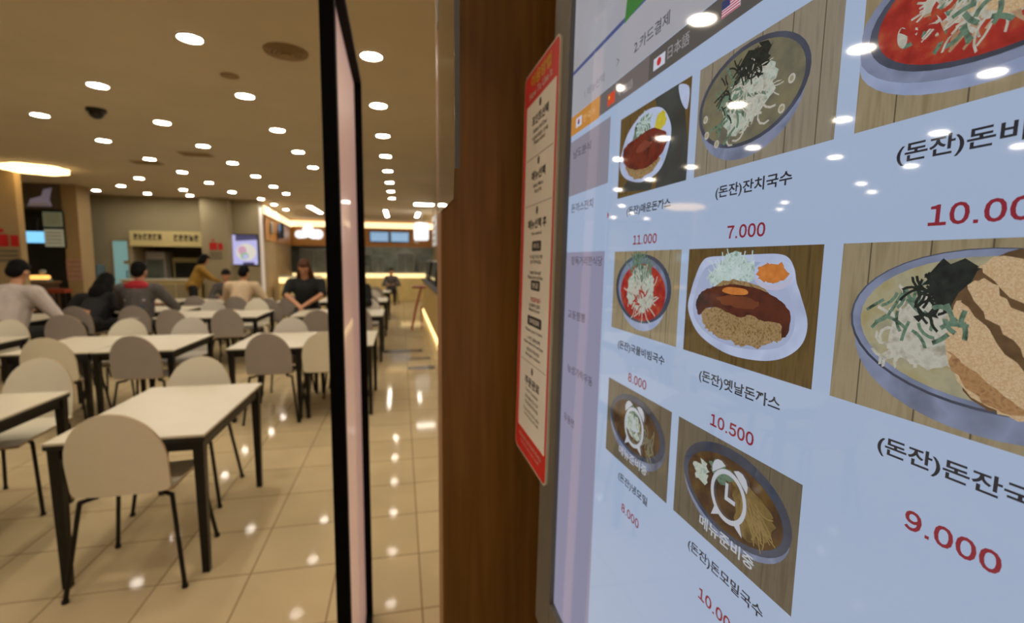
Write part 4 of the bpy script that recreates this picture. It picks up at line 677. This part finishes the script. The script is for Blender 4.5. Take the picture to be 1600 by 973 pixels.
b = MB(); b.prism([(-3.545, 14.4, 2.04), (-4.03, 19.95, 2.04), (-4.05, 19.95, 2.04), (-3.565, 14.4, 2.04)], (0, 0, .66)); b.mi = 0; struct(b.build('trim_band', M['band']))
for x, l in [(-.80, 'blue menu screen, left one of the two over the far counter'), (-.02, 'blue menu screen, right one of the two over the far counter')]:
    q = at('menu_screen', l, 'screen', (x, 19.96, 2.43), group='blue menu screens'); b = MB(); b.box(-.37, .37, -.03, .03, -.21, .21, .01); b.build('bezel', M['black'], q); b = MB(); b.box(-.345, .345, -.035, -.03, -.185, .185); b.build('display', mat('menu_blue', (.02, .02, .02), .2, em='#7ea3c4', es=1.0), q); b = MB(); [b.box(-.28, .28, -.038, -.035, -.12 + k * .09, -.09 + k * .09) for k in range(3)]; b.build('text_line', mat('menu_text', (.02, .02, .02), .2, em='#a4c2d8', es=1), q)
q = at('cloud_sign', 'glowing white cloud-shaped sign over the far stall', 'sign', (-3.3, 19.9, 2.48)); b = MB()
for cx, cz, rr in ((-.42, -.02, .15), (-.26, -.06, .10), (-.10, .10, .22), (.06, -.06, .12), (.24, .0, .19)): b.cyl((cx, -.04, cz), (cx, .04, cz), rr, n=24)
b.build('lit_face', M['wsign'], q); b = MB(); b.box(-.4, .3, .045, .09, -.14, .1, .01); b.build('backing', M['band'], q)
q = at('cube_sign', 'glowing white box sign hanging over the right-hand stalls', 'sign', (.64, 15.6, 2.42)); b = MB(); b.box(-.22, .22, -.2, .2, -.27, .27, .05); b.build('lit_box', M['wsign'], q); b = MB(); b.cyl((0, 0, .27), (0, 0, H - 2.42), .012); b.build('hanger', M['steel'], q); b = MB(); b.box(-.2, -.08, -.12, .12, -.36, -.27, .01); b.build('lower_panel', M['white'], q)
q = at('wall_monitor', 'dark monitor with a blue picture on the left wall of the far stall', 'monitor', (-3.62, 16.6, 2.42), -P_ / 2 + .3); b = MB(); b.box(-.34, .34, -.04, .04, -.25, .2, .01); b.build('bezel', M['black'], q); b = MB(); b.box(-.32, .32, -.046, -.04, -.02, .18); b.build('display', mat('monitor_blue', (.02, .02, .02), .2, em='#5a7ea0', es=.8), q); b = MB(); b.box(-.32, .32, -.046, -.04, -.22, -.03); b.build('dark_picture', mat('monitor_dark', (.02, .02, .02), .2, em='#22282c', es=.8), q)
q = at('wall_monitor', 'small pale framed picture at the corner of the far stall', 'monitor', (-3.60, 15.3, 2.40), -P_ / 2 + .3); b = MB(); b.box(-.2, .2, -.03, .03, -.16, .16, .01); b.build('bezel', M['steel'], q); b = MB(); b.box(-.18, .18, -.036, -.03, -.14, .14); b.build('display', mat('frame_grey', '#6c7484', .3, var=.1, scale=5), q)
q = at('far_counter', 'long yellow glowing counter across the far food stall', 'counter', (-1.4, 19.4, 0)); b = MB(); b.box(-2.45, 2.68, -.3, .3, .0, .86, .01); b.build('body', mat('counter_front', '#ddc888', .5, var=.08, scale=3), q); b = MB(); b.box(-2.5, 2.7, -.36, .32, 1.02, 1.06, .005); b.build('worktop', M['steel'], q); b = MB(); b.box(-2.45, 2.68, -.33, .3, .86, 1.02, .01); b.build('glowing_strip', M['led'], q)
q = at('side_counter', 'short yellow glowing counter at the left side of the food stall', 'counter', (-3.2, 15.6, 0), .15); b = MB(); b.box(-.3, .85, -.25, .25, .0, .84, .01); b.build('body', mat('counter_front', '#ddc888', .5), q); b = MB(); b.box(-.32, .88, -.28, .27, 1.0, 1.04, .005); b.build('worktop', M['steel'], q); b = MB(); b.box(-.3, .85, -.27, .25, .84, 1.0, .01); b.build('glowing_strip', M['led'], q)
# kitchen equipment behind the far counter
for i, (x, w_, z0, z1, nm, l, m_) in enumerate([(-3.3, 1.0, 0, 1.95, 'kitchen_fridge', 'pale steel fridge at the left of the far kitchen', 'steel'), (-1.9, 1.4, 0, 1.3, 'kitchen_range', 'dark cooking range in the far kitchen behind the board', 'kit'), (-.9, .5, 0, 1.7, 'kitchen_oven', 'upright dark oven in the far kitchen under the left blue screen', 'kit'), (.2, .7, 0, 1.85, 'kitchen_cabinet', 'steel cabinet in the far kitchen under the right blue screen', 'steel'), (.95, .5, 0, 1.5, 'kitchen_shelf', 'dark shelf unit at the right of the far kitchen', 'kit')]):
    q = at(nm, l, 'kitchen equipment', (x, 20.6, 0)); b = MB(); b.box(-w_ / 2, w_ / 2, -.3, .3, .05, z1, .01); b.build('cabinet', M[m_], q); b = MB(); b.box(-w_ / 2 + .04, -.01, -.32, -.3, .9, z1 - .06, .004); b.box(.01, w_ / 2 - .04, -.32, -.3, .9, z1 - .06, .004); b.build('door', mat('equipment_door', '#6d7370', .4, .5, var=.2, scale=4), q); b = MB(); b.box(-.05, -.03, -.35, -.32, 1.0, 1.25); b.box(.03, .05, -.35, -.32, 1.0, 1.25); b.build('handle', M['steel'], q); b = MB(); b.box(-w_ / 2, w_ / 2, -.3, .3, 0, .05); b.build('plinth', M['black'], q)
q = at('extractor_hood', 'dark steel extractor hood over the far kitchen range', 'hood', (-1.9, 20.55, 1.75)); b = MB(); b.prism([(-.8, -.35, 0), (.8, -.35, 0), (.8, .35, 0), (-.8, .35, 0)], (0, 0, .12)); b.build('canopy', M['kit'], q); b = MB(); b.box(-.4, .4, -.2, .3, .12, .5); b.build('duct', M['steel'], q)
# right-hand stalls along the aisle
q = at('right_counter', 'long stall counter with a glowing foot along the right side of the aisle', 'counter', (.62, 7.3, 0)); b = MB(); b.box(.03, .6, 0, 7.6, .08, .96, .008); b.build('body', mat('right_counter_front', '#a58a4c', .5, var=.1, scale=3), q); b = MB(); b.box(-.03, .63, -.03, 7.63, .96, 1.0, .006); b.build('worktop', M['dark'], q); b = MB(); b.box(.005, .04, 0, 7.6, .02, .08); b.build('glowing_foot', M['led2'], q); b = MB(); [b.box(.015, .03, .1 + k * 1.25, 1.2 + k * 1.25, .14, .9, .004) for k in range(6)]; b.build('front_panel', mat('right_counter_panel', '#b59a5a', .4, var=.1, scale=3), q)
for y, l in [(7.9, 'dark display case on the right-hand counter, nearest'), (10.3, 'dark display case on the right-hand counter, middle'), (12.7, 'dark display case on the right-hand counter, farthest')]:
    q = at('display_case', l, 'display case', (.95, y, 1.0), group='right-hand display cases'); b = MB(); b.box(-.26, .26, 0, 1.6, 0, .12, .01); b.build('base', M['dark'], q); b = MB(); b.prism([(-.26, 0, .12), (-.2, 0, .5), (.26, 0, .5), (.26, 0, .12)], (0, 1.6, 0)); b.build('glass_case', mat('dark_glass', '#1c1c1a', .1, var=.2, scale=5), q); b = MB(); b.box(-.22, .26, 0, 1.6, .5, .53, .005); b.build('lid', M['steel'], q)
for y, z, l in [(9.4, 2.15, 'white hanging menu panel over the right-hand counter, nearer one'), (11.9, 2.2, 'white hanging menu panel over the right-hand counter, farther one')]:
    q = at('hanging_menu_panel', l, 'menu board', (.80, y, z), group='right-hand menu panels'); b = MB(); b.box(-.02, .02, -.5, .5, -.32, .38, .004); b.build('lit_face', mat('panel_glow', '#c9c6c2', .4, em='#a9a9ac', es=.55), q); b = MB(); b.cyl((0, -.4, .38), (0, -.4, H - z), .008); b.cyl((0, .4, .38), (0, .4, H - z), .008); b.build('hanger', M['steel'], q); b = MB(); [b.box(-.024, -.02, -.4, .4, -.22 + k * .14, -.18 + k * .14) for k in range(4)]; b.build('text_line', M['grille'], q)
q = at('red_stand', 'small red tubular stand beside the right-hand counter', 'stand', (.34, 11.0, 0)); 
for sy in (-1, 1):
    b = MB(); b.tube([(-.12, .15 * sy, 0), (-.02, .1 * sy, .5), (.1, .1 * sy, .93)], .018); b.build('front_leg', M['redd'], q); b = MB(); b.tube([(.1, .1 * sy, .5), (.1, .03 * sy, 0)], .014); b.build('rear_leg', M['redd'], q)
b = MB(); b.box(-.1, .2, -.16, .16, .93, .97, .012); b.build('top_tray', M['redd'], q)
